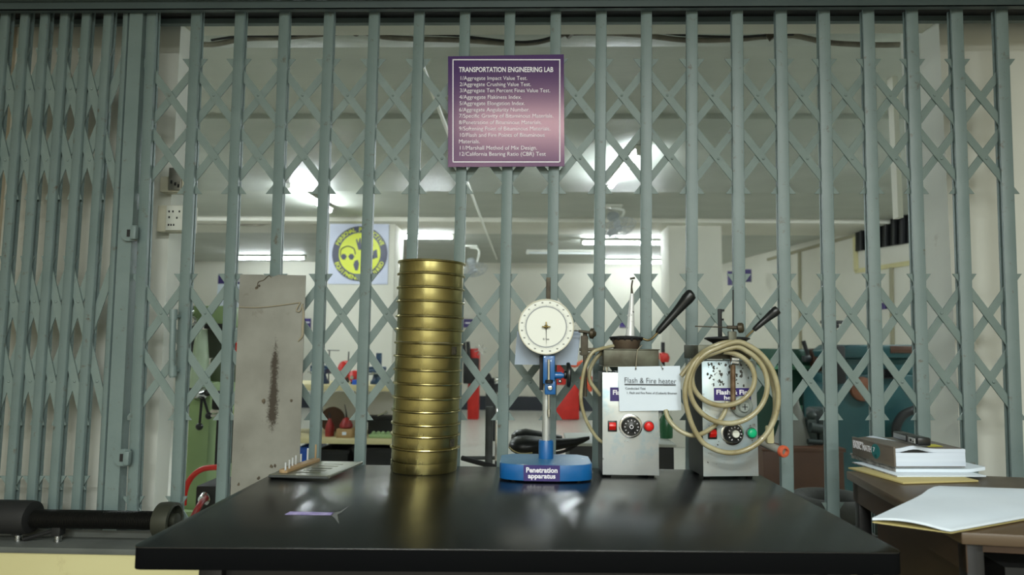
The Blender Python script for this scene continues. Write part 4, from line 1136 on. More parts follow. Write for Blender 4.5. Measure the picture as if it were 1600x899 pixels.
flatbook('exercise_book', (1331, 716), (1400, 738), DZ + .0095, .0085, 137, 'white booklet with curled-up right corner, below the thin exercise book', 'book', SPW, PAPER, curl=.012)
flatbook('paper_folder', (1332, 724), (1402, 746), DZ + .0055, .0035, 140, 'white folded papers near the bottom of the book stack', 'papers', SPW, PAPER)
flatbook('paper_folder', (1326, 733), (1412, 757), DZ + .0005, .0045, 130, 'manila folder with white sheets, lowest in the book stack', 'folder', MANILA, MANILA)
flatbook('paper_folder', (1350, 735), (1412, 752), DZ + .0052, .0022, 126, 'loose white sheets poking out over the manila folder', 'papers', PAPER, PAPER) if False else None
# label-maker like black device on the book
zd = DZ + .024 + bt_ + .003
pd0 = PZ(1395, 684, zd + .004); pd1 = PZ(1436, 696, zd + .004)
vv = pd1 - pd0; vv.z = 0; Ld = vv.length; vv.normalize(); nn_ = Vector((vv.y, -vv.x, 0))
Mdv = Matrix(((vv.x, -nn_.x, 0, pd0.x), (vv.y, -nn_.y, 0, pd0.y), (0, 0, 1, zd + .002), (0, 0, 0, 1)))
dev = thing('tally_counter', Mdv.translation, 'small black gadget with silver faces lying on the thick textbook', 'gadget')
MB(Mdv).box((0, 0, 0), (Ld * .62, .03, .020), .003).box((Ld * .58, -.003, 0), (Ld, .03, .021), .004).build('case', BLACKP, dev)
MB(Mdv).box((.006, -.0012, .004), (Ld * .52, .0, .016), .0004).build('display', mat('silver_display', (150, 154, 158), .3, .3), dev)
MB(Mdv).box((Ld * .68, -.0044, .004), (Ld * .92, -.003, .017), .0004).build('button_plate', mat('silver_plate', (196, 198, 198), .3, .3), dev)
MB(Mdv).box((Ld * .74, -.0050, .007), (Ld * .80, -.0044, .014)).box((Ld * .84, -.0050, .006), (Ld * .87, -.0044, .010)).build('button_marks', INK, dev)
# open papers at the front of the desk
zp = DZ + .002
def DPx(px, py, dz=0): 
    p = PZ(px, py, zp + dz); return p
pr = thing('open_notebook', DPx(1500, 800), 'large open white papers drooping over the front left corner of the desk', 'papers')
def papersheet(cs, th, m, name, droop, parent, zoff=0):
    a, b, c, d = cs   # left, front, right-front, back-left ... bilinear patch
    n1, n2 = 18, 10; b_ = bmesh.new(); g = [[[None] * (n2 + 1) for _ in range(n1 + 1)] for _ in range(2)]
    for s_ in range(2):
        for i in range(n1 + 1):
            for j in range(n2 + 1):
                u, v = i / n1, j / n2
                p = lerp(lerp(a, b, u), lerp(d, c, u), v)
                g[s_][i][j] = b_.verts.new(p + Vector((0, 0, s_ * th + zoff + droop(u, v))))
    for i in range(n1):
        for j in range(n2):
            b_.faces.new((g[1][i][j], g[1][i + 1][j], g[1][i + 1][j + 1], g[1][i][j + 1])); b_.faces.new((g[0][i][j], g[0][i][j + 1], g[0][i + 1][j + 1], g[0][i + 1][j]))
    for i in range(n1):
        b_.faces.new((g[0][i][0], g[0][i + 1][0], g[1][i + 1][0], g[1][i][0])); b_.faces.new((g[0][i][n2], g[1][i][n2], g[1][i + 1][n2], g[0][i + 1][n2]))
    for j in range(n2):
        b_.faces.new((g[0][0][j], g[1][0][j], g[1][0][j + 1], g[0][0][j + 1])); b_.faces.new((g[0][n1][j], g[0][n1][j + 1], g[1][n1][j + 1], g[1][n1][j]))
    bmesh.ops.recalc_face_normals(b_, faces=b_.faces)
    mb = MB(); mb._merge(b_); return mb.build(name, m, parent)
c4 = [DPx(1363, 818), DPx(1486, 835), DPx(1800, 778), DPx(1465, 766)]
papersheet(c4, .0012, MANILA, 'cover_sheet', lambda u, v: .001, pr)
c4b = [DPx(1363, 814, .004), DPx(1486, 832, .004), DPx(1804, 774, .004), DPx(1468, 764, .004)]
papersheet(c4b, .004, PAPER, 'top_pages', lambda u, v: .001 + .006 * math.sin(PI * min(1, u * 1.1)) * (1 - v) ** 2 + .006 * math.exp(-((v - .85) / .12) ** 2) * (1 - u) , pr, .0)
c4c = [DPx(1560, 790, .004), DPx(1640, 815, .004), DPx(1760, 790, .004), DPx(1640, 764, .004)]

# ================================================================== SCREW ON THE SILL (left)
sy = GY - .085
jack = thing('screw_spindle', (P(140, 858, sy).x, sy, SZ), 'black threaded steel spindle with round ends lying on the sill at lower left', 'screw')
zr = P(140, 812, sy).z
xa, xb = P(34, 810, sy).x, P(252, 812, sy).x
ks = sy / F_PX
prof = []; pitch = .0052; nT = int((xb - xa) / pitch)
for i in range(nT):
    prof += [(.0245, i * pitch), (.0275, i * pitch + pitch * .3), (.0275, i * pitch + pitch * .6), (.0245, i * pitch + pitch * .95)]
MX = Matrix.Translation((xa, sy, zr)) @ Matrix.Rotation(R(90), 4, 'Y')
MB(MX).lathe(prof, 32).build('threaded_rod', mat('black_oily_steel', (30, 30, 28), .4, .6), jack)
MB(Matrix.Translation((P(-30, 810, sy).x, sy, zr + .004)) @ Matrix.Rotation(R(90), 4, 'Y')).lathe([(.035, 0), (.049, .004), (.05, .02), (.05, .15), (.047, .165), (.026, .17)], 40).build('head', BLACKM, jack)
cN = Vector((P(262, 812, sy).x, sy, zr + .002))
MB(Matrix.Translation(cN) @ Matrix.Rotation(R(90), 4, 'Y')).lathe([(.030, -.03), (.052, -.025), (.054, 0), (.052, .022), (.043, .024), (.040, .008), (.02, .006), (.02, .03), (.0, .032)], 44).build('end_flange', mat('olive_dark_steel', (60, 62, 52), .45, .4), jack)
for px_ in (28, 90):
    x_ = P(px_, 850, sy).x
    MB().box((x_ - .014, sy - .014, SZ + .02), (x_ + .014, sy + .014, zr - .01), .003).build('support_post', BLACKM, jack)
    mbs = MB().cyl((x_, sy, SZ), (x_, sy, SZ + .022), .009)
    for k_ in range(5): mbs.cyl((x_, sy, SZ + .002 + k_ * .004), (x_, sy, SZ + .004 + k_ * .004), .0105)
    mbs.build('screw_foot', CHROME, jack)
MB().tube([(P(36, 857, sy).x, sy, SZ + .006), (P(86, 838, sy).x, sy, SZ + .035)], .006, 8, 1).build('brace', BLACKM, jack)

# ================================================================== SOCKETS on the left white wall
def plate(x0, y0, x1, y1, label, name):
    Y = WY
    r_ = thing(name, P((x0 + x1) / 2, y1, Y), label, 'socket' if 'socket' in name else 'switch')
    MB().boxpx(x0, y0, x1, y1, Y - .045, .044, .003).build('box', PLC, r_)
    return r_
so = plate(244, 321, 300, 362, 'cream double power socket box on the white wall at left', 'power_socket')
MB().boxpx(258, 321.5, 300, 360, WY - .052, .006, .002).build('face_plate', PLW, so)
hm = MB()
for (x, y) in ((263, 329), (269, 329), (263, 338), (270, 350), (266, 350), (262, 350), (275, 339), (279, 329)):
    hm.boxpx(x, y, x + 2.2, y + 3, WY - .0535, .002)
hm.build('socket_holes', INK, so)
sw = plate(249, 276, 293, 300, 'cream switch box with metal front above the power socket', 'wall_switch')
MB().boxpx(262, 262, 284, 297, WY - .052, .008, .002).build('face_plate', mat('aged_metal_plate', (150, 148, 138), .35, .5), sw)
hm = MB()
for (x, y) in ((266, 282), (272, 285), (277, 288)): hm.boxpx(x, y, x + 3, y + 5, WY - .054, .003)
hm.build('rocker', INK, sw)

# ================================================================== CONDUIT and cables on the beam
cy0 = PZ(800, 40, CZ - .10).y - .01
def CP(px, py, o=0): return P(px, py, cy0 + .02 + o)
cdt = [(285, 66), (330, 70), (380, 61), (440, 59), (500, 54), (560, 50), (600, 58), (650, 61), (720, 63), (800, 68), (840, 66), (870, 58), (890, 52), (950, 52), (1010, 56), (1060, 62), (1110, 63), (1160, 61), (1190, 58), (1240, 56), (1290, 66), (1350, 70), (1405, 70)]
cb_ = MB().tube([CP(*p) for p in cdt], .011, 10, 4)
cbl = thing('ceiling_conduit', CP(800, 68), 'sagging grey conduit with black cable strung under the beam behind the gate', 'conduit')
cb_.build('conduit_pipe', CONDUIT, cbl)
MB().tube([CP(x, y - 5 + 3 * math.sin(x / 60), -.02) for x, y in cdt[1:20]], .005, 8, 3).build('black_cable', BLACKM, cbl)
MB().cyl(CP(556, 42, -.02), CP(556, 55, -.02), .012).cyl(CP(884, 47, -.02), CP(892, 56, -.02), .018).cyl(CP(1200, 50, -.02), CP(1208, 60, -.02), .018).build('conduit_clip', IRON, cbl)
tag(MB().cyl(PZ(655, 90, CZ - .125), PZ(776, 405, CZ - .06), .012, seg=8).build('ceiling_trunking', PLW), 'thin pale trunking strip running away along the ceiling left of the sign', 'trunking')
# thin cable along the ceiling far left
cy1 = PZ(600, 352, CZ - .05).y - .02
tag(MB().tube([P(x, y, cy1) for x, y in ((296, 349), (350, 350), (400, 352), (440, 348), (500, 350), (560, 351), (625, 350))], .012, 8, 4).build('ceiling_cable', CONDUIT), 'long thin cable running under the ceiling beam above the hidden pillar', 'cable')
tag(MB().tube([P(x, y, 4.05) for x, y in ((330, 184), (400, 184), (440, 186), (500, 183), (560, 180), (600, 178), (640, 178))], .004, 8, 4).build('ceiling_cable', CONDUIT), 'dark line of cable across the upper ceiling left of the purple sign', 'cable')

# ================================================================== LAMPS in the laboratory
def tube_lamp(p, q, label, lit=True, r_=.018, hang=.05, em=None):
    p, q = Vector(p), Vector(q)
    t_ = thing('tube_lamp', (p + q) / 2, label, 'lamp')
    d = (q - p).normalized(); up = Vector((0, 0, 1))
    MB().cyl(p, q, r_, seg=16).build('tube', (em or EMIT) if lit else UNLIT, t_)
    sd_ = d.cross(up).normalized()
    hp_ = [p - d * .03 + sd_ * .03 + up * .022, p - d * .03 - sd_ * .03 + up * .022, p - d * .03 - sd_ * .02 + up * hang, p - d * .03 + sd_ * .02 + up * hang]
    MB().prism(hp_, q - p + d * .06).build('batten', PLW, t_)
    for e_ in (p - d * .02, q + d * .005):
        MB().box(e_ - Vector((.018, .018, .02)), e_ + Vector((.018, .018, .025)), .003).build('lamp_holder', PLW, t_)
    return t_
def LP(px, py, z=CZ - .06): return PZ(px, py, z)
z2 = CZ - .035 - .055
tube_lamp(LP(997, 240, z2), LP(954, 292, z2), 'brightly lit tube lamp pointing away from the gate, right of the sign')
tube_lamp(LP(452, 292), LP(516, 330), 'slanting lit tube lamp on the ceiling left of the round safety poster')
tube_lamp(LP(369, 404), LP(476, 404), 'lit tube lamp low on the far ceiling above the grey metal sheet', em=EMIT_FAR)
yl = LP(660, 371).y
tube_lamp(Vector((LP(626, 371).x, yl, CZ - .06)), Vector((LP(708, 371).x, yl, CZ - .06)), 'lit tube lamp just above the top of the sieve stack')
yl = LP(960, 380).y
tube_lamp(Vector((LP(911, 380).x, yl, CZ - .06)), Vector((LP(1040, 380).x, yl, CZ - .06)), 'long lit tube lamp beyond the ceiling fan, upper of the two there')
yl = LP(960, 410).y
tube_lamp(Vector((LP(946, 410).x, yl, CZ - .06)), Vector((LP(1060, 410).x, yl, CZ - .06)), 'farthest lit tube lamp, directly below the long one beyond the fan', em=EMIT_FAR)
yl = LP(900, 396).y
tube_lamp(Vector((LP(826, 396).x, yl, CZ - .06)), Vector((LP(925, 396).x, yl, CZ - .06)), 'unlit tube lamp on the ceiling above the white dial', lit=False)

tube_lamp((-4.3, 4.2, CZ - .06), (-3.1, 4.2, CZ - .06), 'unseen added tube brightening the laboratory from beyond the left wall', em=EMIT_ADDED)  # this and the next tube are added out of view to brighten the room
tube_lamp((3.5, 3.9, CZ - .06), (4.4, 3.9, CZ - .06), 'unseen added tube brightening the laboratory from beyond the right wall', em=EMIT_ADDED)

# ================================================================== FANS
def fan(px, py, Y, s_, label, down=True):
    c = P(px, py, Y)
    r_ = thing('wall_fan', c, label, 'fan')
    up = CZ - c.z
    MB().box(c + Vector((-.10 * s_, -.08 * s_, up - .03)), c + Vector((.10 * s_, .08 * s_, up)), .01).build('ceiling_plate', PLW, r_)
    MB().tube([c + Vector((-.02, 0, up - .03)), c + Vector((.10 * s_, 0, up - .05)), c + Vector((.12 * s_, 0, up * .55)), c + Vector((.09 * s_, 0, .06 * s_))], .016 * s_, 10, 5).build('bracket', PLW, r_)
    MB().ball(c + Vector((.0, 0, .07 * s_)), .075 * s_, (1, 1, .8)).build('motor', mat('grey_motor', (150, 156, 154), .4), r_)
    cg = c + Vector((.06 * s_, -.02, -.06 * s_)); ax_ = Vector((.25, -.35, -1)).normalized()
    Mg = Matrix.Translation(cg) @ ax_.to_track_quat('Z', 'Y').to_matrix().to_4x4()
    g = MB(Mg)
    for rr_, zz in ((.2, 0), (.17, .035), (.12, .055), (.06, .065), (.17, -.03), (.1, -.04)):
        g.tube([(rr_ * s_ * math.cos(2 * PI * k_ / 20), rr_ * s_ * math.sin(2 * PI * k_ / 20), zz * s_) for k_ in range(20)], .0028, 5, 1, True)
    for k_ in range(18):
        a = 2 * PI * k_ / 18
        g.tube([(rr_ * s_ * math.cos(a), rr_ * s_ * math.sin(a), zz * s_) for rr_, zz in ((.03, .066), (.12, .055), (.17, .035), (.2, 0), (.17, -.03), (.06, -.045))], .0022, 4, 1)
    g.build('wire_guard', mat('pale_wire', (176, 182, 180), .4), r_)
    bl = MB(Mg)
    for k_ in range(3):
        a = 2 * PI * k_ / 3 + .4
        Rm = Matrix.Rotation(a, 4, 'Z') @ Matrix.Rotation(R(22), 4, 'X')
        b_ = [Rm @ Vector(v) for v in ((.02 * s_, -.02 * s_, 0), (.10 * s_, -.055 * s_, 0), (.17 * s_, -.03 * s_, 0), (.175 * s_, .03 * s_, 0), (.09 * s_, .05 * s_, 0), (.02 * s_, .02 * s_, 0))]
        bl.prism(b_, (0, 0, .004))
    bl.lathe([(.035 * s_, -.02), (.035 * s_, .03), (0, .035)], 20)
    bl.build('blades', mat('pale_blades', (190, 196, 200), .35), r_)
fan(736, 416, 9.4, .95, 'white ceiling-hung fan right of the top of the sieves')
fan(958, 348, 6.6, .9, 'white ceiling-hung fan with wire guard below the brightest lamp')

# ================================================================== POSTER (safety sign on pillar)
pyy = PLY - .012
po = thing('safety_poster', P(560, 444, pyy), 'round yellow and navy protective equipment sign on a pale poster', 'poster')
MB().boxpx(512, 349, 608, 444, pyy, .012, .002).build('poster_sheet', LAV, po)
pcx = P(562, 396.5, pyy - .004); pr_ = 44 * pyy / F_PX
PM = Matrix.Translation(pcx) @ Matrix.Rotation(R(90), 4, 'X')
MB(PM).lathe([(pr_ * .76, 0), (pr_, 0), (pr_, .003), (pr_ * .76, .003), (pr_ * .76, 0)], 64, cap=False).build('navy_ring', NAVY, po)
MB(PM).lathe([(0, 0), (pr_ * .755, 0), (pr_ * .755, .003), (0, .003)], 64, cap=False).build('yellow_disc', YELLOW, po)
rt_ = MB()
def arc_text(mb, s_, rad, a0, a1, flip=False, hh=.045):
    n_ = len(s_)
    for i, ch in enumerate(s_):
        if ch == ' ': continue
        a = R(a0 + (a1 - a0) * i / (n_ - 1))
        c_ = pcx + Vector((math.sin(a) * rad, -.0045, math.cos(a) * rad))
        if not flip: rt = Vector((math.cos(a), 0, -math.sin(a))); u = Vector((math.sin(a), 0, math.cos(a)))
        else: rt = Vector((-math.cos(a), 0, math.sin(a))); u = Vector((-math.sin(a), 0, -math.cos(a)))
        mb.text(ch, c_ - u * hh / 2, rt, u, height=hh, depth=.001, bold=.025)
arc_text(rt_, 'PERSONAL PROTECTIVE', pr_ * .88, -66, 66)
arc_text(rt_, 'EQUIPMENT REQUIRED', pr_ * .88, 246, 114, flip=True)
rt_.build('ring_lettering', YELLOW, po)
ic = MB()
def ipx(x, y): return P(x, y, pyy - .008)
def ipoly(pts): ic.prism([ipx(*p) for p in pts], (0, .001, 0))
# ear muffs
for cx_, s_ in ((537, -1), (549, 1)):
    ipoly([(cx_ - 5 * 1, 401), (cx_ - 2, 397), (cx_ + 2, 397), (cx_ + 5, 401), (cx_ + 2, 406), (cx_ - 2, 406)])
ic.tube([ipx(532, 400), ipx(533, 390), ipx(543, 385), ipx(553, 389), ipx(555, 398)], .006, 6, 4)
# glove
ipoly([(556, 375), (558, 373), (560, 380), (562, 372), (564, 372), (564, 382), (567, 373), (569, 374), (567, 390), (560, 391)])
# mask / face
ipoly([(554, 408), (559, 406), (561, 412), (559, 423), (555, 423), (552, 414)])
# boots and goggles to the right
ipoly([(583, 392), (589, 390), (590, 403), (582, 405)]); ipoly([(574, 401), (583, 399), (585, 405), (574, 405)])
ipoly([(572, 378), (582, 377), (583, 384), (577, 386), (571, 384)])
ic.build('pictograms', NAVY, po)

# small wall notices
def notice(x0, y0, x1, y1, Y, m, label, m2=None, y2=None, name='wall_notice'):
    t_ = thing(name, P((x0 + x1) / 2, y1, Y), label, 'notice')
    MB().boxpx(x0, y0, x1, y1, Y - .006, .006).build('sheet', m, t_)
    if m2 is not None: MB().boxpx(x0, y2, x1, y1, Y - .009, .003).build('lower_field', m2, t_)
    return t_
nt_ = notice(336, 430, 378, 530, 9.9, PURPLE, 'tall notice with purple heading and white sheet left of the metal sheet', PAPER, 444)
MB().boxpx(370, 433, 376, 441, 9.88, .003).build('heading_mark', WHITEINK, nt_)
nb = notice(474, 498, 486, 514, FARY - .01, PURPLE, 'small purple notice right beside the hanging string of the sheet')
MB().boxpx(476, 503, 484, 505, FARY - .022, .003).build('text_line', WHITEINK, nb)
nb = notice(724, 499, 740, 512, FARY - .01, PURPLE, 'small purple notice on the far wall right of the sieves')
MB().boxpx(727, 504, 736, 506, FARY - .022, .003).build('text_line', WHITEINK, nb)
nb = notice(968, 504, 990, 512, FARY - .01, PURPLE, 'small purple notice on the far wall behind the silver thermometer')
notice(1137, 424, 1150, 446, PLY + 2, PURPLE, 'dark purple notice at the edge of the right pillar')
notice(1162, 421, 1174, 441, PLY + 2.2, PURPLE, 'purple and white notice beside the brown door')
nq = W(1378, 478)
tag(MB().prism([W(1375, 474), W(1375, 484), W(1386, 483), W(1386, 473)], -wn * .02).build('wall_notice', PURPLE), 'tiny purple sticker on the cream door at far right', 'notice')
nb = notice(551, 531, 589, 560, FARY - .01, BBLUE, 'blue poster on the far wall above the workbench')
MB().boxpx(575, 531, 590, 557, FARY - .024, .01).build('light_field', LBLUE, nb)

# ================================================================== WORKBENCH with tools (middle left)
BY = 5.5
wbz = P(560, 602, BY).z; wsz = P(560, 686, BY).z
wx0, wx1 = P(366, 600, BY).x, P(655, 600, BY).x
wb_ = thing('workbench', ((wx0 + wx1) / 2, BY + .3, 0), 'pale two-level workbench loaded with tools behind the gate', 'workbench')
MB().box((wx0, BY, wbz - .05), (wx1, BY + .6, wbz), .004).build('bench_top', BENCHW, wb_)
MB().box((wx0, BY, wsz - .045), (wx1, BY + .6, wsz), .004).build('lower_shelf', BENCHW, wb_)
for x in (wx0 + .02, wx1 - .06):
    for y in (BY + .02, BY + .54): MB().box((x, y, 0), (x + .04, y + .04, wbz - .05)).build('leg', STEELD, wb_)
pnl = [P(495, 612, BY + .57), P(650, 612, BY + .57), P(650, 650, BY + .57), P(585, 655, BY + .57), P(555, 668, BY + .57), P(527, 680, BY + .57), P(505, 660, BY + .57)]
MB().prism(pnl, (0, .02, 0)).build('back_sheet', CLOTH, wb_)
def bench_item(name, x0, y0, x1, y1, m, label, cat, d_=.15, bev=.01, dy=.06, surf='t', extra=None):
    z = wbz if surf == 't' else wsz if surf == 's' else 0
    a = P(x0, y1, BY + dy); b = P(x1, y0, BY + dy)
    t_ = thing(name, ((a.x + b.x) / 2, BY + dy, z), label, cat)
    return t_, a.x, b.x, z, b.z, BY + dy
# vises: base, body, jaw, screw handle
def vise(x0, y0, x1, m, label):
    t_, xa_, xb_, z_, zt_, y_ = bench_item('bench_vise', x0, y0, x1, 604, m, label, 'vise')
    c = (xa_ + xb_) / 2; H = zt_ - z_; wv = xb_ - xa_
    MB().lathe([(wv * .42, 0), (wv * .42, .02), (wv * .3, .04), (wv * .24, H * .5), (wv * .3, H * .62)], 20, Matrix.Translation((c, y_ + .1, z_))).build('swivel_base', m, t_)
    MB().box((xa_ + wv * .1, y_, z_ + H * .55), (xb_ - wv * .1, y_ + .2, z_ + H * .85), .01).build('body', m, t_)
    MB().box((xa_, y_ + .06, z_ + H * .8), (xb_, y_ + .09, z_ + H), .004).box((xa_, y_ + .12, z_ + H * .8), (xb_, y_ + .15, z_ + H), .004).build('jaws', m, t_)
    MB().cyl((c, y_ - .06, z_ + H * .66), (c, y_, z_ + H * .66), .012).cyl((c - .07, y_ - .05, z_ + H * .66), (c + .07, y_ - .05, z_ + H * .66), .006).build('screw_handle', CHROME, t_)
vise(480, 572, 512, DBLUE, 'dark blue bench vise on the workbench, right of the metal sheet')
vise(572, 574, 598, DBLUE, 'dark blue bench vise on the workbench, nearest the sieves')
def blob_machine(x0, y0, x1, y1, label, m, dy):
    t_, xa_, xb_, z_, zt_, y_ = bench_item('power_tool', x0, y0, x1, y1, m, label, 'tool', dy=dy)
    H = zt_ - z_; c = (xa_ + xb_) / 2; wv = (xb_ - xa_) / 2
    MB().loft([((c, y_, z_ + H * .35), (wv * .4, 0, 0), (0, 0, H * .2)), ((c, y_ + .03, z_ + H * .55), (wv * .9, 0, 0), (0, 0, H * .42)), ((c, y_ + .12, z_ + H * .6), (wv, 0, 0), (0, 0, H * .4)), ((c, y_ + .2, z_ + H * .5), (wv * .5, 0, 0), (0, 0, H * .3))]).build('motor_housing', m, t_)
    MB().box((c - wv * .5, y_ + .02, z_), (c + wv * .5, y_ + .18, z_ + H * .3), .008).build('tool_base', BLACKM, t_)
    MB().cyl((c, y_ - .04, z_ + H * .5), (c, y_ + .01, z_ + H * .5), wv * .3).build('chuck', CHROME, t_)
blob_machine(524, 564, 543, 602, 'red power tool standing on the workbench between the vises', REDP, .16)
blob_machine(541, 579, 562, 603, 'smaller red power tool beside a blue tin on the workbench', REDP, .08)
t_, xa_, xb_, z_, zt_, y_ = bench_item('tin', 549, 594, 559, 604, BBLUE, 'small blue tin at the front of the workbench', 'tin', dy=.03)
MB().lathe([((xb_ - xa_) / 2, 0), ((xb_ - xa_) / 2, zt_ - z_ - .006), ((xb_ - xa_) / 2 * .9, zt_ - z_), (0, zt_ - z_)], 20, Matrix.Translation(((xa_ + xb_) / 2, y_ + .02, z_))).build('tin_body', BBLUE, t_)
t_, xa_, xb_, z_, zt_, y_ = bench_item('wire_stand', 513, 548, 545, 602, STEELD, 'thin wire stand on the workbench above the red tool', 'stand', dy=.35)
MB().cyl((xa_, y_, z_), (xa_, y_, zt_), .006).cyl((xb_, y_, z_), (xb_, y_, zt_ - .01), .006).cyl((xa_ - .02, y_, zt_), (xa_ + .09, y_, zt_), .004).cyl((xa_, y_, z_ + .08), (xb_, y_, z_ + .08), .004).build('wire_frame', STEELD, t_)
t_, xa_, xb_, z_, zt_, y_ = bench_item('angle_plate', 586, 552, 596, 604, DBLUE, 'tall dark blue bracket beside the right vise on the bench', 'bracket', dy=.3)
MB().box((xa_, y_, z_), (xb_, y_ + .03, zt_), .004).box((xa_ - .02, y_ - .08, z_), (xb_, y_ + .03, z_ + .02), .004).build('bracket_body', DBLUE, t_)
# lower shelf: oil cans, wheel, cardboard box, block, tray
def oilcan(x0, y0, x1, label, tip_):
    t_, xa_, xb_, z_, zt_, y_ = bench_item('oil_can', x0, y0, x1, 687, REDD, label, 'can', dy=.08, surf='s')
    c = (xa_ + xb_) / 2; wv = (xb_ - xa_) / 2; H = zt_ - z_
    MB().lathe([(wv, 0), (wv, H * .45), (wv * .85, H * .65), (wv * .35, H * .92), (wv * .3, H)], 24, Matrix.Translation((c, y_ + .05, z_))).build('can_body', REDD, t_)
    MB().tube([(c, y_ + .05, z_ + H * .95), (c - .004, y_ + .05, z_ + H * 1.2), (c - .016, y_ + .05, z_ + H + tip_)], [.012, .007, .003], 8, 3).build('spout', BLACKM, t_)
oilcan(505, 655, 520, 'dull red can on the lower bench shelf, left of the cardboard box', .05)
tb_ = thing('cardboard_box', P(538, 687, BY + .03), 'small cardboard box with white label on the lower bench shelf', 'box')
a = P(525, 687, BY + .03); b = P(550, 674, BY + .03)
MB().box((a.x, BY + .03, wsz), (b.x, BY + .15, wsz + .075), .003).build('carton', CARD, tb_)
MB().box((a.x + .05, BY + .0285, wsz + .025), (a.x + .085, BY + .03, wsz + .05)).build('box_label', PAPER, tb_)
oc = thing('oil_can', (lerp(a, b, .5).x, BY + .09, wsz + .0755), 'dull red pointed oil can standing on the small cardboard box', 'can')
c_ = Vector((lerp(a, b, .5).x, BY + .09, wsz + .0755))
MB().lathe([(.045, 0), (.055, .01), (.055, .03), (.03, .075), (.012, .09)], 24, Matrix.Translation(c_)).build('can_body', REDD, oc)
MB().tube([c_ + Vector((0, 0, .085)), c_ + Vector((-.004, 0, .13)), c_ + Vector((-.02, 0, .2))], [.011, .006, .003], 8, 3).build('spout', BLACKM, oc)
t_, xa_, xb_, z_, zt_, y_ = bench_item('grinding_wheel', 506, 638, 528, 687, BROWNB, 'dark brown round wheel leaning behind the red cans', 'wheel', dy=.3, surf='s')
MB().axlathe(((xa_ + xb_) / 2, y_ + .06, z_ + (xb_ - xa_) * .98), (0, -1, .25), [(.02, 0), (.105, 0), (.11, .01), (.11, .03), (.1, .04), (.02, .04)], 32).build('wheel_disc', BROWNB, t_)
t_, xa_, xb_, z_, zt_, y_ = bench_item('anvil_block', 574, 652, 622, 676, BLACKM, 'black cast block behind the green tray on the shelf', 'block', dy=.25, surf='s')
MB().box((xa_, y_, z_), (xb_, y_ + .2, zt_ - .03), .01).box((xa_ - .03, y_ + .02, zt_ - .05), (xb_ + .03, y_ + .18, zt_), .006).build('block_body', BLACKM, t_)
t_, xa_, xb_, z_, zt_, y_ = bench_item('egg_tray', 576, 679, 625, 686, MGREEN, 'low pale green tray at the front of the lower shelf', 'tray', dy=.04, surf='s')
tr = MB().box((xa_, y_, z_), (xb_, y_ + .15, z_ + .03), .004)
for k_ in range(6): tr.ball((xa_ + .03 + k_ * (xb_ - xa_ - .06) / 5, y_ + .05, z_ + .035), .018)
tr.build('tray_body', MGREEN, t_)
t_, xa_, xb_, z_, zt_, y_ = bench_item('crank_arm', 590, 645, 600, 655, CHROME, 'short steel crank lying on the black block', 'tool', dy=.3, surf='s')
zz = P(600, 652, BY + .3).z
MB().cyl((xa_, y_, zz + .005), (xb_ + .02, y_, zz + .04), .008).ball((xb_ + .02, y_, zz + .04), .014).build('crank', CHROME, t_)
# under the bench: a blue bin, and black boxes added for the dark void
for (x0, x1, h_, m, lb) in ((496, 545, .22, BLACKM, 'black box added as the dark void under the workbench, left one'), (552, 640, .24, BLACKM, 'wide black box added as the dark void under the workbench, behind the sieves'), (466, 488, .24, BBLUE, 'blue plastic bin under the workbench next to the metal sheet')):
    xa_, xb_ = P(x0, 700, BY + .1).x, P(x1, 700, BY + .1).x
    cr = MB().box((xa_, BY + .1, 0), (xb_, BY + .5, .02)).box((xa_, BY + .1, 0), (xa_ + .02, BY + .5, h_)).box((xb_ - .02, BY + .1, 0), (xb_, BY + .5, h_)).box((xa_, BY + .1, 0), (xb_, BY + .12, h_)).box((xa_, BY + .48, 0), (xb_, BY + .5, h_)).box((xa_ - .01, BY + .09, h_ - .03), (xb_ + .01, BY + .105, h_), .003)
    tag(cr.build('under_bench_box', m), lb, 'crate')

# ================================================================== GREEN DRILL MACHINE (left)
MY = 3.3
mx = lambda px: P(px, 600, MY).x
mz = lambda py: P(330, py, MY).z
mach = thing('milling_machine', (mx(330), MY + .2, 0), 'pale green milling machine with black ball levers behind the gate at left', 'machine')
MB().boxpx(286, 598, 330, 800, MY, .35, .01).box((P(286, 800, MY).x - .05, MY - .05, 0), (P(330, 800, MY).x + .1, MY + .5, P(300, 796, MY).z), .01).build('column', MGREEN, mach)
hd = MB().prism([P(296, 478, MY + .05), P(352, 478, MY + .05), P(352, 510, MY + .05), P(326, 511, MY + .05), P(296, 500, MY + .05)], (0, .3, 0), .008)
hd.build('upper_head', MGREEN, mach)
gd = MB().loft([(P(315, 515, MY + .02), (.018, 0, 0), (0, .05, 0)), (P(314, 545, MY + .02), (.026, 0, 0), (0, .06, 0)), (P(313, 575, MY + .02), (.034, 0, 0), (0, .07, 0)), (P(312, 605, MY + .02), (.045, 0, 0), (0, .08, 0))])
gd.build('spindle_guard', mat('pale_guard', (176, 196, 168), .3), mach)
MB().boxpx(320, 512, 352, 560, MY + .12, .1, .01).build('recess_shade', mat('recess_shade_olive', (46, 54, 40), .5), mach)  # dark box gives the machine's cavity its shade by colour
MB().boxpx(318, 506, 352, 514, MY + .02, .06, .004).build('clamp_bar', BLACKM, mach)
MB().boxpx(326, 560, 350, 600, MY + .1, .2, .01).build('knee_casting', mat('olive_casting', (84, 96, 70), .5), mach)
MB().axlathe(P(304, 502, MY - .02), (0, -1, 0), [(.02, 0), (.026, .01), (.026, .03), (.018, .04)], 20).axlathe(P(300, 490, MY - .02), (0, -1, 0), [(.016, 0), (.018, .02), (.01, .03)], 20).build('head_bolts', CHROME, mach)
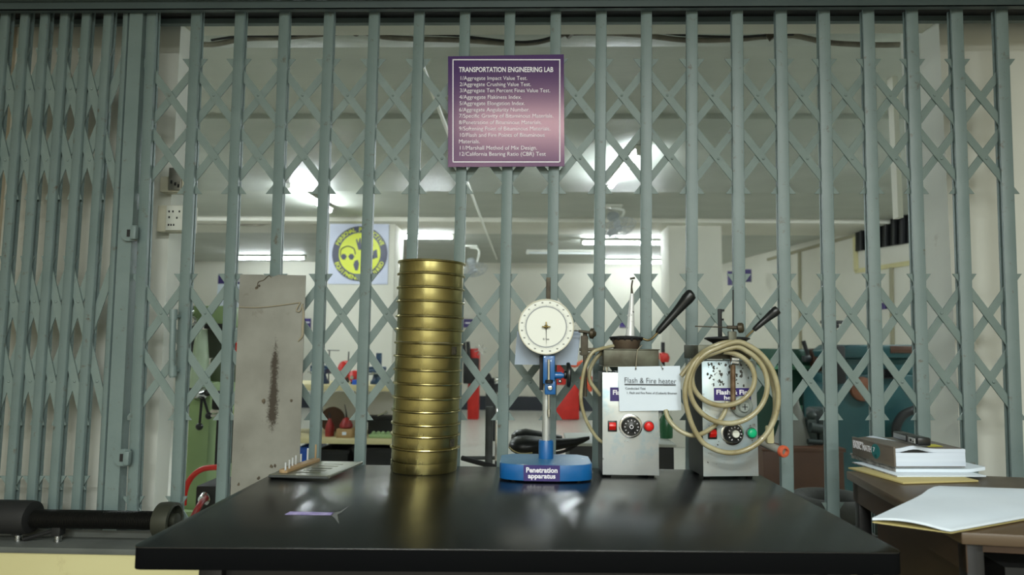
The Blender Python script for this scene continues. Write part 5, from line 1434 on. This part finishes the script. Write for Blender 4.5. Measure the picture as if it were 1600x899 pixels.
MB().tube([P(296, 478, MY), P(297, 520, MY), P(299, 560, MY), P(300, 612, MY)], [.02, .028, .03, .02], 10, 4).build('elevating_screw', STEELD, mach)
hub = P(316, 615, MY - .03)
MB().axlathe(P(316, 615, MY), (0, -1, 0), [(.035, 0), (.036, .03), (.024, .05), (.02, .07), (0, .075)], 28).build('lever_hub', CHROME, mach)
for (x, y) in ((311.5, 667), (326.5, 650), (324, 614)):
    lv = MB().cyl(hub, P(x, y, MY - .06), .006).build('lever', BLACKM, mach)
    MB().ball(P(x, y, MY - .06), .018).build('lever_ball', BLACKP, lv)
MB().boxpx(330, 612, 350, 640, MY - .08, .06, .006).build('dark_gearbox', BLACKM, mach)
MB().boxpx(328, 641, 352, 646, MY - .09, .06, .002).boxpx(329, 648, 350, 652, MY - .09, .06, .002).build('table_slide', CHROME, mach)
MB().boxpx(334, 655, 352, 730, MY - .05, .1, .006).build('lower_gearbox', BLACKM, mach)
MB().axlathe(P(368, 544, MY), (0, -1, 0), [(.03, 0), (.03, .02), (.02, .03), (0, .03)], 20).build('red_handwheel', REDP, mach)
# black motor box with red bent pipe
rb_ = thing('pump_unit', (P(322, 795, 2.75).x, 2.75, 0), 'black pump box with grey flange and bent red pipe at lower left', 'pump')
MB().boxpx(302, 760, 352, 830, 2.75, .2, .01).build('pump_box', BLACKM, rb_)
MB().box((P(310, 800, 2.75).x, 2.8, 0), (P(345, 800, 2.75).x, 2.9, P(320, 825, 2.75).z), .01).build('pump_pedestal', BLACKM, rb_)
MB().axlathe(P(322, 779, 2.75), (-.2, -1, 0), [(.026, 0), (.028, .012), (.022, .02), (.016, .03)], 28).build('flange', CHROME, rb_)
MB().tube([P(322, 779, 2.72), P(316, 784, 2.66), P(310, 793, 2.62), P(300, 812, 2.6)], .012, 12, 4).build('short_pipe', REDD, rb_)
MB().tube([P(287, 790, 2.72), P(289, 768, 2.72), P(298, 748, 2.72), P(313, 735, 2.72), P(330, 731, 2.72), P(352, 731, 2.72)], .0115, 14, 5).build('bent_pipe', REDP, rb_)

# ================================================================== MIDDLE: red machines, bicycle frame, saddle
def fl(px, py): return PZ(px, py, 0)
g = fl(739, 656)
rm = thing('bench_press', g, 'narrow red upright press with star handle, right of the sieves', 'press')
MB().boxpx(730, 545, 749, 656, g.y, .2, .015).build('red_column', REDP, rm)
MB().boxpx(723, 560, 748, 600, g.y - .12, .12, .02).build('black_head', BLACKM, rm)
hwx = P(751, 547, g.y - .1)
wh = MB()
for k_ in range(4):
    a = k_ * PI / 4 + .3
    wh.cyl(hwx - Vector((math.cos(a), 0, math.sin(a))) * .09, hwx + Vector((math.cos(a), 0, math.sin(a))) * .09, .008)
wh.axlathe(hwx, (0, -1, 0), [(.03, -.02), (.03, .03)], 16)
wh.build('star_handle', CHROME, rm)
for x in (724, 731):
    MB().cyl(P(x, 534, g.y - .1), P(x + 2, 566, g.y - .1), .03).build('black_rod', BLACKM, rm)
g2 = fl(888, 657)
rm2 = thing('drill_press', g2, 'red machine with slanted red base behind the blue apparatus knob', 'machine')
pp = [P(866, 656, g2.y), P(905, 656, g2.y), P(905, 600, g2.y), P(893, 586, g2.y), P(880, 612, g2.y), P(868, 640, g2.y)]
MB().prism(pp, (0, .35, 0), .01).build('slanted_base', REDP, rm2)
MB().boxpx(868, 566, 885, 602, g2.y - .02, .2, .02).build('red_head', REDP, rm2)
MB().boxpx(903, 620, 912, 640, g2.y + .1, .2).build('motor', BLACKM, rm2)
MB().tube([P(870, 563, g2.y - .06), P(876, 570, g2.y - .08), P(886, 568, g2.y - .06), P(898, 572, g2.y - .06), P(912, 566, g2.y - .06), P(916, 590, g2.y - .06), P(922, 612, g2.y - .06)], .028, 10, 4).build('orange_red_hose', mat('orange_red', (216, 92, 60), .4), rm2)
MB().boxpx(905, 588, 926, 612, g2.y, .1, .02).build('side_bracket', REDP, rm2)
g3 = fl(770, 648)
bt2 = thing('grinder_stand', Vector((P(768, 640, 7.5).x, 7.5, 0)), 'dark bench grinder on a slim stand in the middle of the room', 'grinder')
MB().boxpx(758, 612, 778, 690, 7.5, .12, .01).build('stand_post', BLACKM, bt2)
MB().cyl(P(757, 598, 7.5), P(782, 602, 7.5), .07, seg=20).axlathe(P(760, 590, 7.44), (0, -1, 0), [(.055, 0), (.06, .02), (.05, .04)], 20).axlathe(P(780, 606, 7.44), (0, -1, 0), [(.06, 0), (.065, .02), (.05, .04)], 20).build('grinder_body', BLACKM, bt2)
MB().boxpx(772, 590, 782, 600, 7.4, .05, .01).boxpx(775, 608, 782, 618, 7.4, .05, .01).build('grey_guards', CHROME, bt2)
# bicycle-like trainer: post, rails and saddle
Yb = 2.62
bk = thing('exercise_cycle', (P(810, 720, Yb).x, Yb, 0), 'black cycle with broad padded saddle just behind the gate', 'cycle')
kb = Yb / F_PX
def bsec(px, yt, yb_, hwid):  # saddle cross-section at screen x
    c = P(px, (yt + yb_) / 2, Yb); return (c, (0, hwid, 0), (0, 0, (yb_ - yt) * kb / 2))
sdm = MB().loft([bsec(795, 694, 700, .02), bsec(799, 687, 704, .055), bsec(808, 683, 709, .075), bsec(822, 682, 711, .078), bsec(838, 683, 710, .066), bsec(856, 685, 706, .045), bsec(880, 686, 701, .028), bsec(900, 685, 697, .022), bsec(912, 683, 692, .016), bsec(921, 682, 687, .006)], 24, 2.3)
sdm.build('saddle', BLACKP, bk)
c_ = P(812, 681, Yb + .10)
MB().loft([(P(799, 684, Yb + .1), (0, .02, 0), (0, 0, .012)), (P(806, 680, Yb + .1), (0, .05, 0), (0, 0, .018)), (P(822, 678, Yb + .1), (0, .055, 0), (0, 0, .02)), (P(848, 683, Yb + .08), (0, .05, 0), (0, 0, .02)), (P(878, 687, Yb + .04), (0, .03, 0), (0, 0, .015))], 20).build('saddle_rear_pad', BLACKP, bk)
MB().tube([P(796, 699, Yb - .045), P(803, 705, Yb - .068), P(815, 709, Yb - .078), P(832, 708, Yb - .075)], .0018, 6, 4).build('saddle_piping', MANILA, bk)
MB().tube([P(845, 706, Yb), P(870, 708, Yb), P(890, 702, Yb), P(905, 692, Yb)], .006, 8, 4).build('saddle_rail', BLACKM, bk)
sp0 = P(862, 706, Yb)
MB().cyl(sp0, Vector((sp0.x + .02, Yb, .3)), .014).build('seat_post', CHROME, bk)
MB().tube([Vector((sp0.x + .02, Yb, .30)), P(830, 732, Yb + .05), P(780, 731, Yb + .2), P(722, 716, Yb + .3)], .011, 10, 4).build('frame_tube', BLACKM, bk)
MB().tube([P(722, 716, Yb + .3), P(758, 716, Yb + .3), P(790, 716, Yb + .3)], .008, 10, 2).build('frame_tube', STEELD, bk)
MB().box((P(764, 700, Yb + .3).x - .016, Yb + .28, 0), (P(764, 700, Yb + .3).x + .016, Yb + .32, P(764, 600, Yb + .3).z - .1), .003).build('front_post', STEELD, bk)
MB().box((P(775, 700, Yb + .3).x - .004, Yb + .28, 0), (P(775, 700, Yb + .3).x + .012, Yb + .32, P(764, 630, Yb + .3).z), .002).build('front_post', CHROME, bk)
MB().box((P(720, 716, Yb + .3).x - .02, Yb + .2, 0), (P(720, 716, Yb + .3).x + .02, Yb + .45, .04), .005).box((sp0.x - .05, Yb - .2, 0), (sp0.x + .06, Yb + .2, .04), .005).box((sp0.x - .01, Yb - .02, .04), (sp0.x + .04, Yb + .02, .31), .005).build('floor_bar', BLACKM, bk)

# dark box cabinet between the heaters
Yc2 = 3.1
cab = thing('metal_cabinet', Vector((P(1020, 710, Yc2).x, Yc2, 0)), 'low dark cabinet with pale top between the two heaters', 'cabinet')
a = P(890, 692, Yc2); b = P(1053, 692, Yc2)
MB().box((a.x, Yc2, 0), (b.x, Yc2 + .35, a.z - .015), .004).build('cabinet_body', mat('charcoal_paint', (34, 36, 36), .5), cab)
MB().box((a.x - .01, Yc2 - .01, a.z - .015), (b.x + .01, Yc2 + .35, a.z), .003).build('cabinet_top', mat('pale_grey_top', (186, 190, 182), .5), cab)
t_ = thing('green_bottle', Vector((P(1041, 680, Yc2 + .2).x, Yc2 + .2, a.z)), 'dark green bottle standing on the low cabinet', 'bottle')
MB().lathe([(.03, 0), (.032, .01), (.032, .09), (.015, .12), (.012, .15), (0, .15)], 24, Matrix.Translation(t_.location)).build('bottle_body', mat('green_glass', (40, 96, 60), .2), t_)
# red lamp-like bottle by the pole (behind card)
t_ = thing('fire_alarm_lamp', P(1036, 570, 6.9), 'small red domed fitting behind the card at the pillar', 'fitting')
MB().lathe([(.06, 0), (.07, .05), (.05, .09), (.02, .1)], 20, Matrix.Translation(P(1036, 566, 6.9))).build('red_dome', REDP, t_)
MB().boxpx(1034, 535, 1039, 560, 6.9, .04, .005).build('dark_stem', BLACKM, t_)
MB().cyl(P(1036, 566, 6.9), Vector((P(1036, 566, 6.9).x, 6.9, 0)), .02).build('stand_pole', BLACKM, t_)

# ================================================================== RIGHT: green lathe, teal machine, brown box, tyre
LY = 5.6
lt = thing('green_lathe', (P(1210, 700, LY).x, LY, 0), 'long dark green machine bed behind the coiled hose', 'machine')
MB().boxpx(1150, 546, 1300, 575, LY, .4, .015).build('bed_top', MGREEND, lt)
MB().boxpx(1150, 572, 1290, 577, LY - .02, .1, .004).build('bed_rail', mat('light_green_rail', (86, 136, 108), .4), lt)
MB().boxpx(1155, 577, 1285, 760, LY + .03, .35, .015).build('cabinet_base', MGREEND, lt)
MB().boxpx(1225, 635, 1290, 641, LY, .03, .004).build('base_rail', mat('light_green_rail', (86, 136, 108), .4), lt)
MB().tube([P(1266, 566, LY - .05), P(1260, 548, LY - .05), P(1255, 533, LY - .05)], [.012, .016, .018], 10, 3).build('bed_lever', BLACKM, lt)
MB().boxpx(1258, 556, 1268, 566, LY - .08, .08, .01).build('lever_boss', STEELD, lt)
MB().boxpx(1270, 545, 1285, 580, LY - .05, .1, .01).build('brown_casting', BROWNB, lt)
MB().cyl(P(1302, 560, LY), P(1302, 505, LY), .025).boxpx(1284, 501, 1320, 506, LY - .02, .04, .01).boxpx(1302, 506, 1312, 513, LY - .02, .04, .01).build('spindle_handle', BLACKM, lt)
MB().boxpx(1262, 590, 1280, 660, LY - .1, .1, .01).build('apron', mat('charcoal_paint', (34, 36, 36), .5), lt)
# grey funnel and jumble left of it
fn = thing('grey_funnel', Vector((P(1243, 700, 4.2).x, 4.2, P(1243, 700, 4.2).z)), 'grey cone-shaped hopper on the brown box right of the coil', 'hopper')
bz = P(1243, 701, 4.2).z
MB().lathe([(.13, 0), (.12, .03), (.04, .28), (.035, .33), (.03, .33)], 28, Matrix.Translation((P(1240, 700, 4.2).x, 4.2, bz))).build('cone', mat('grey_hopper', (116, 118, 112), .5), fn)
bb = thing('wooden_crate', Vector((P(1275, 780, 4.0).x, 4.0, 0)), 'brown wooden crate behind the gate, above the table corner', 'crate')
MB().box((P(1192, 700, 4.0).x, 4.0, 0), (P(1318, 700, 4.0).x, 4.5, P(1250, 702, 4.0).z), .005).build('crate_body', BROWNB, bb)
MB().box((P(1192, 700, 4.0).x - .01, 3.99, P(1250, 706, 4.0).z), (P(1318, 700, 4.0).x + .01, 4.51, P(1250, 700, 4.0).z), .003).build('crate_lid', BROWNB, bb)
jm = thing('machine_parts', Vector((P(1275, 700, 4.15).x, 4.15, bz)), 'dark clutter of machine castings on the brown crate', 'castings')
MB().boxpx(1262, 655, 1278, 700, 4.12, .15, .02).cyl(P(1266, 668, 4.1), P(1288, 672, 4.1), .03).boxpx(1280, 640, 1306, 700, 4.15, .2, .02).ball(P(1268, 650, 4.15), .03).cyl(P(1262, 690, 4.08), P(1284, 692, 4.08), .016).build('castings_body', mat('dark_teal_grey', (46, 58, 56), .5), jm)
TY = 4.9
tm = thing('teal_machine', (P(1366, 700, TY).x, TY, 0), 'large teal machine with sloping hood at right behind the gate', 'machine')
MB().prism([P(1318, 560, TY), P(1432, 560, TY), P(1432, 539, TY), P(1326, 539, TY), P(1314, 548, TY)], (0, .5, 0), .012).build('hood', TEAL, tm)
MB().boxpx(1322, 560, 1432, 586, TY + .04, .42, .02).build('upper_body', TEAL, tm)
MB().boxpx(1312, 586, 1436, 860, TY + .02, .5, .02).build('lower_body', TEAL, tm)
MB().boxpx(1296, 600, 1318, 860, TY + .06, .4, .03).build('side_column', TEAL, tm)
MB().boxpx(1300, 540, 1322, 600, TY - .04, .15, .02).build('dark_feed_head', BLACKM, tm)
MB().boxpx(1392, 541, 1428, 552, TY - .006, .02, .002).build('name_plate', BROWNB, tm)
MB().boxpx(1375, 577, 1400, 592, TY - .01, .06, .004).build('dark_window', DARKGL, tm)
MB().axlathe(P(1345, 608, TY + .03), (0, -1, 0), [(.085, 0), (.09, .02), (.085, .04), (.05, .05), (0, .05)], 36).build('rusty_disc', mat('rusty_disc_paint', (140, 84, 54), .5, rgb2=(90, 60, 44), scale=14), tm)
MB().tube([P(1405, 700, TY - .05), P(1400, 672, TY - .05), P(1410, 650, TY - .05), P(1430, 640, TY - .05)], .03, 10, 5).build('dark_hose', BLACKM, tm)
# tyre lying on the laboratory floor side, on a support
ty = thing('rubber_tyre', (P(1296, 830, 2.75).x, 2.9, 0), 'dark ribbed tyre lying flat behind the gate, right of the table', 'tyre')
tz = P(1300, 790, 2.9).z
MB().tube([(P(1300, 790, 2.9).x + .14 * math.cos(2 * PI * k_ / 24), 2.9 + .14 * math.sin(2 * PI * k_ / 24), tz) for k_ in range(24)], .045, 14, 2, True).build('tyre_ring', TYRE, ty)
st_ = thing('teal_trolley', (P(1310, 830, 2.9).x, 2.9, 0), 'teal metal trolley that the dark tyre rests on', 'trolley')
MB().box((P(1300, 830, 2.9).x - .16, 2.75, tz - .075), (P(1300, 830, 2.9).x + .17, 3.06, tz - .046), .004).build('trolley_top', TEAL, st_)
for dx in (-.15, .14):
    for dy in (2.76, 3.02): MB().box((P(1300, 830, 2.9).x + dx, dy, 0), (P(1300, 830, 2.9).x + dx + .03, dy + .03, tz - .075)).build('leg', TEAL, st_)
# vertical cream duct near right wall by the opening
struct('trim_10', MB().box((P(1402, 300, 3.4).x, 3.4, P(1402, 340, 3.4).z), (P(1410, 300, 3.4).x, 3.45, P(1402, 106, 3.4).z)), CREAM)
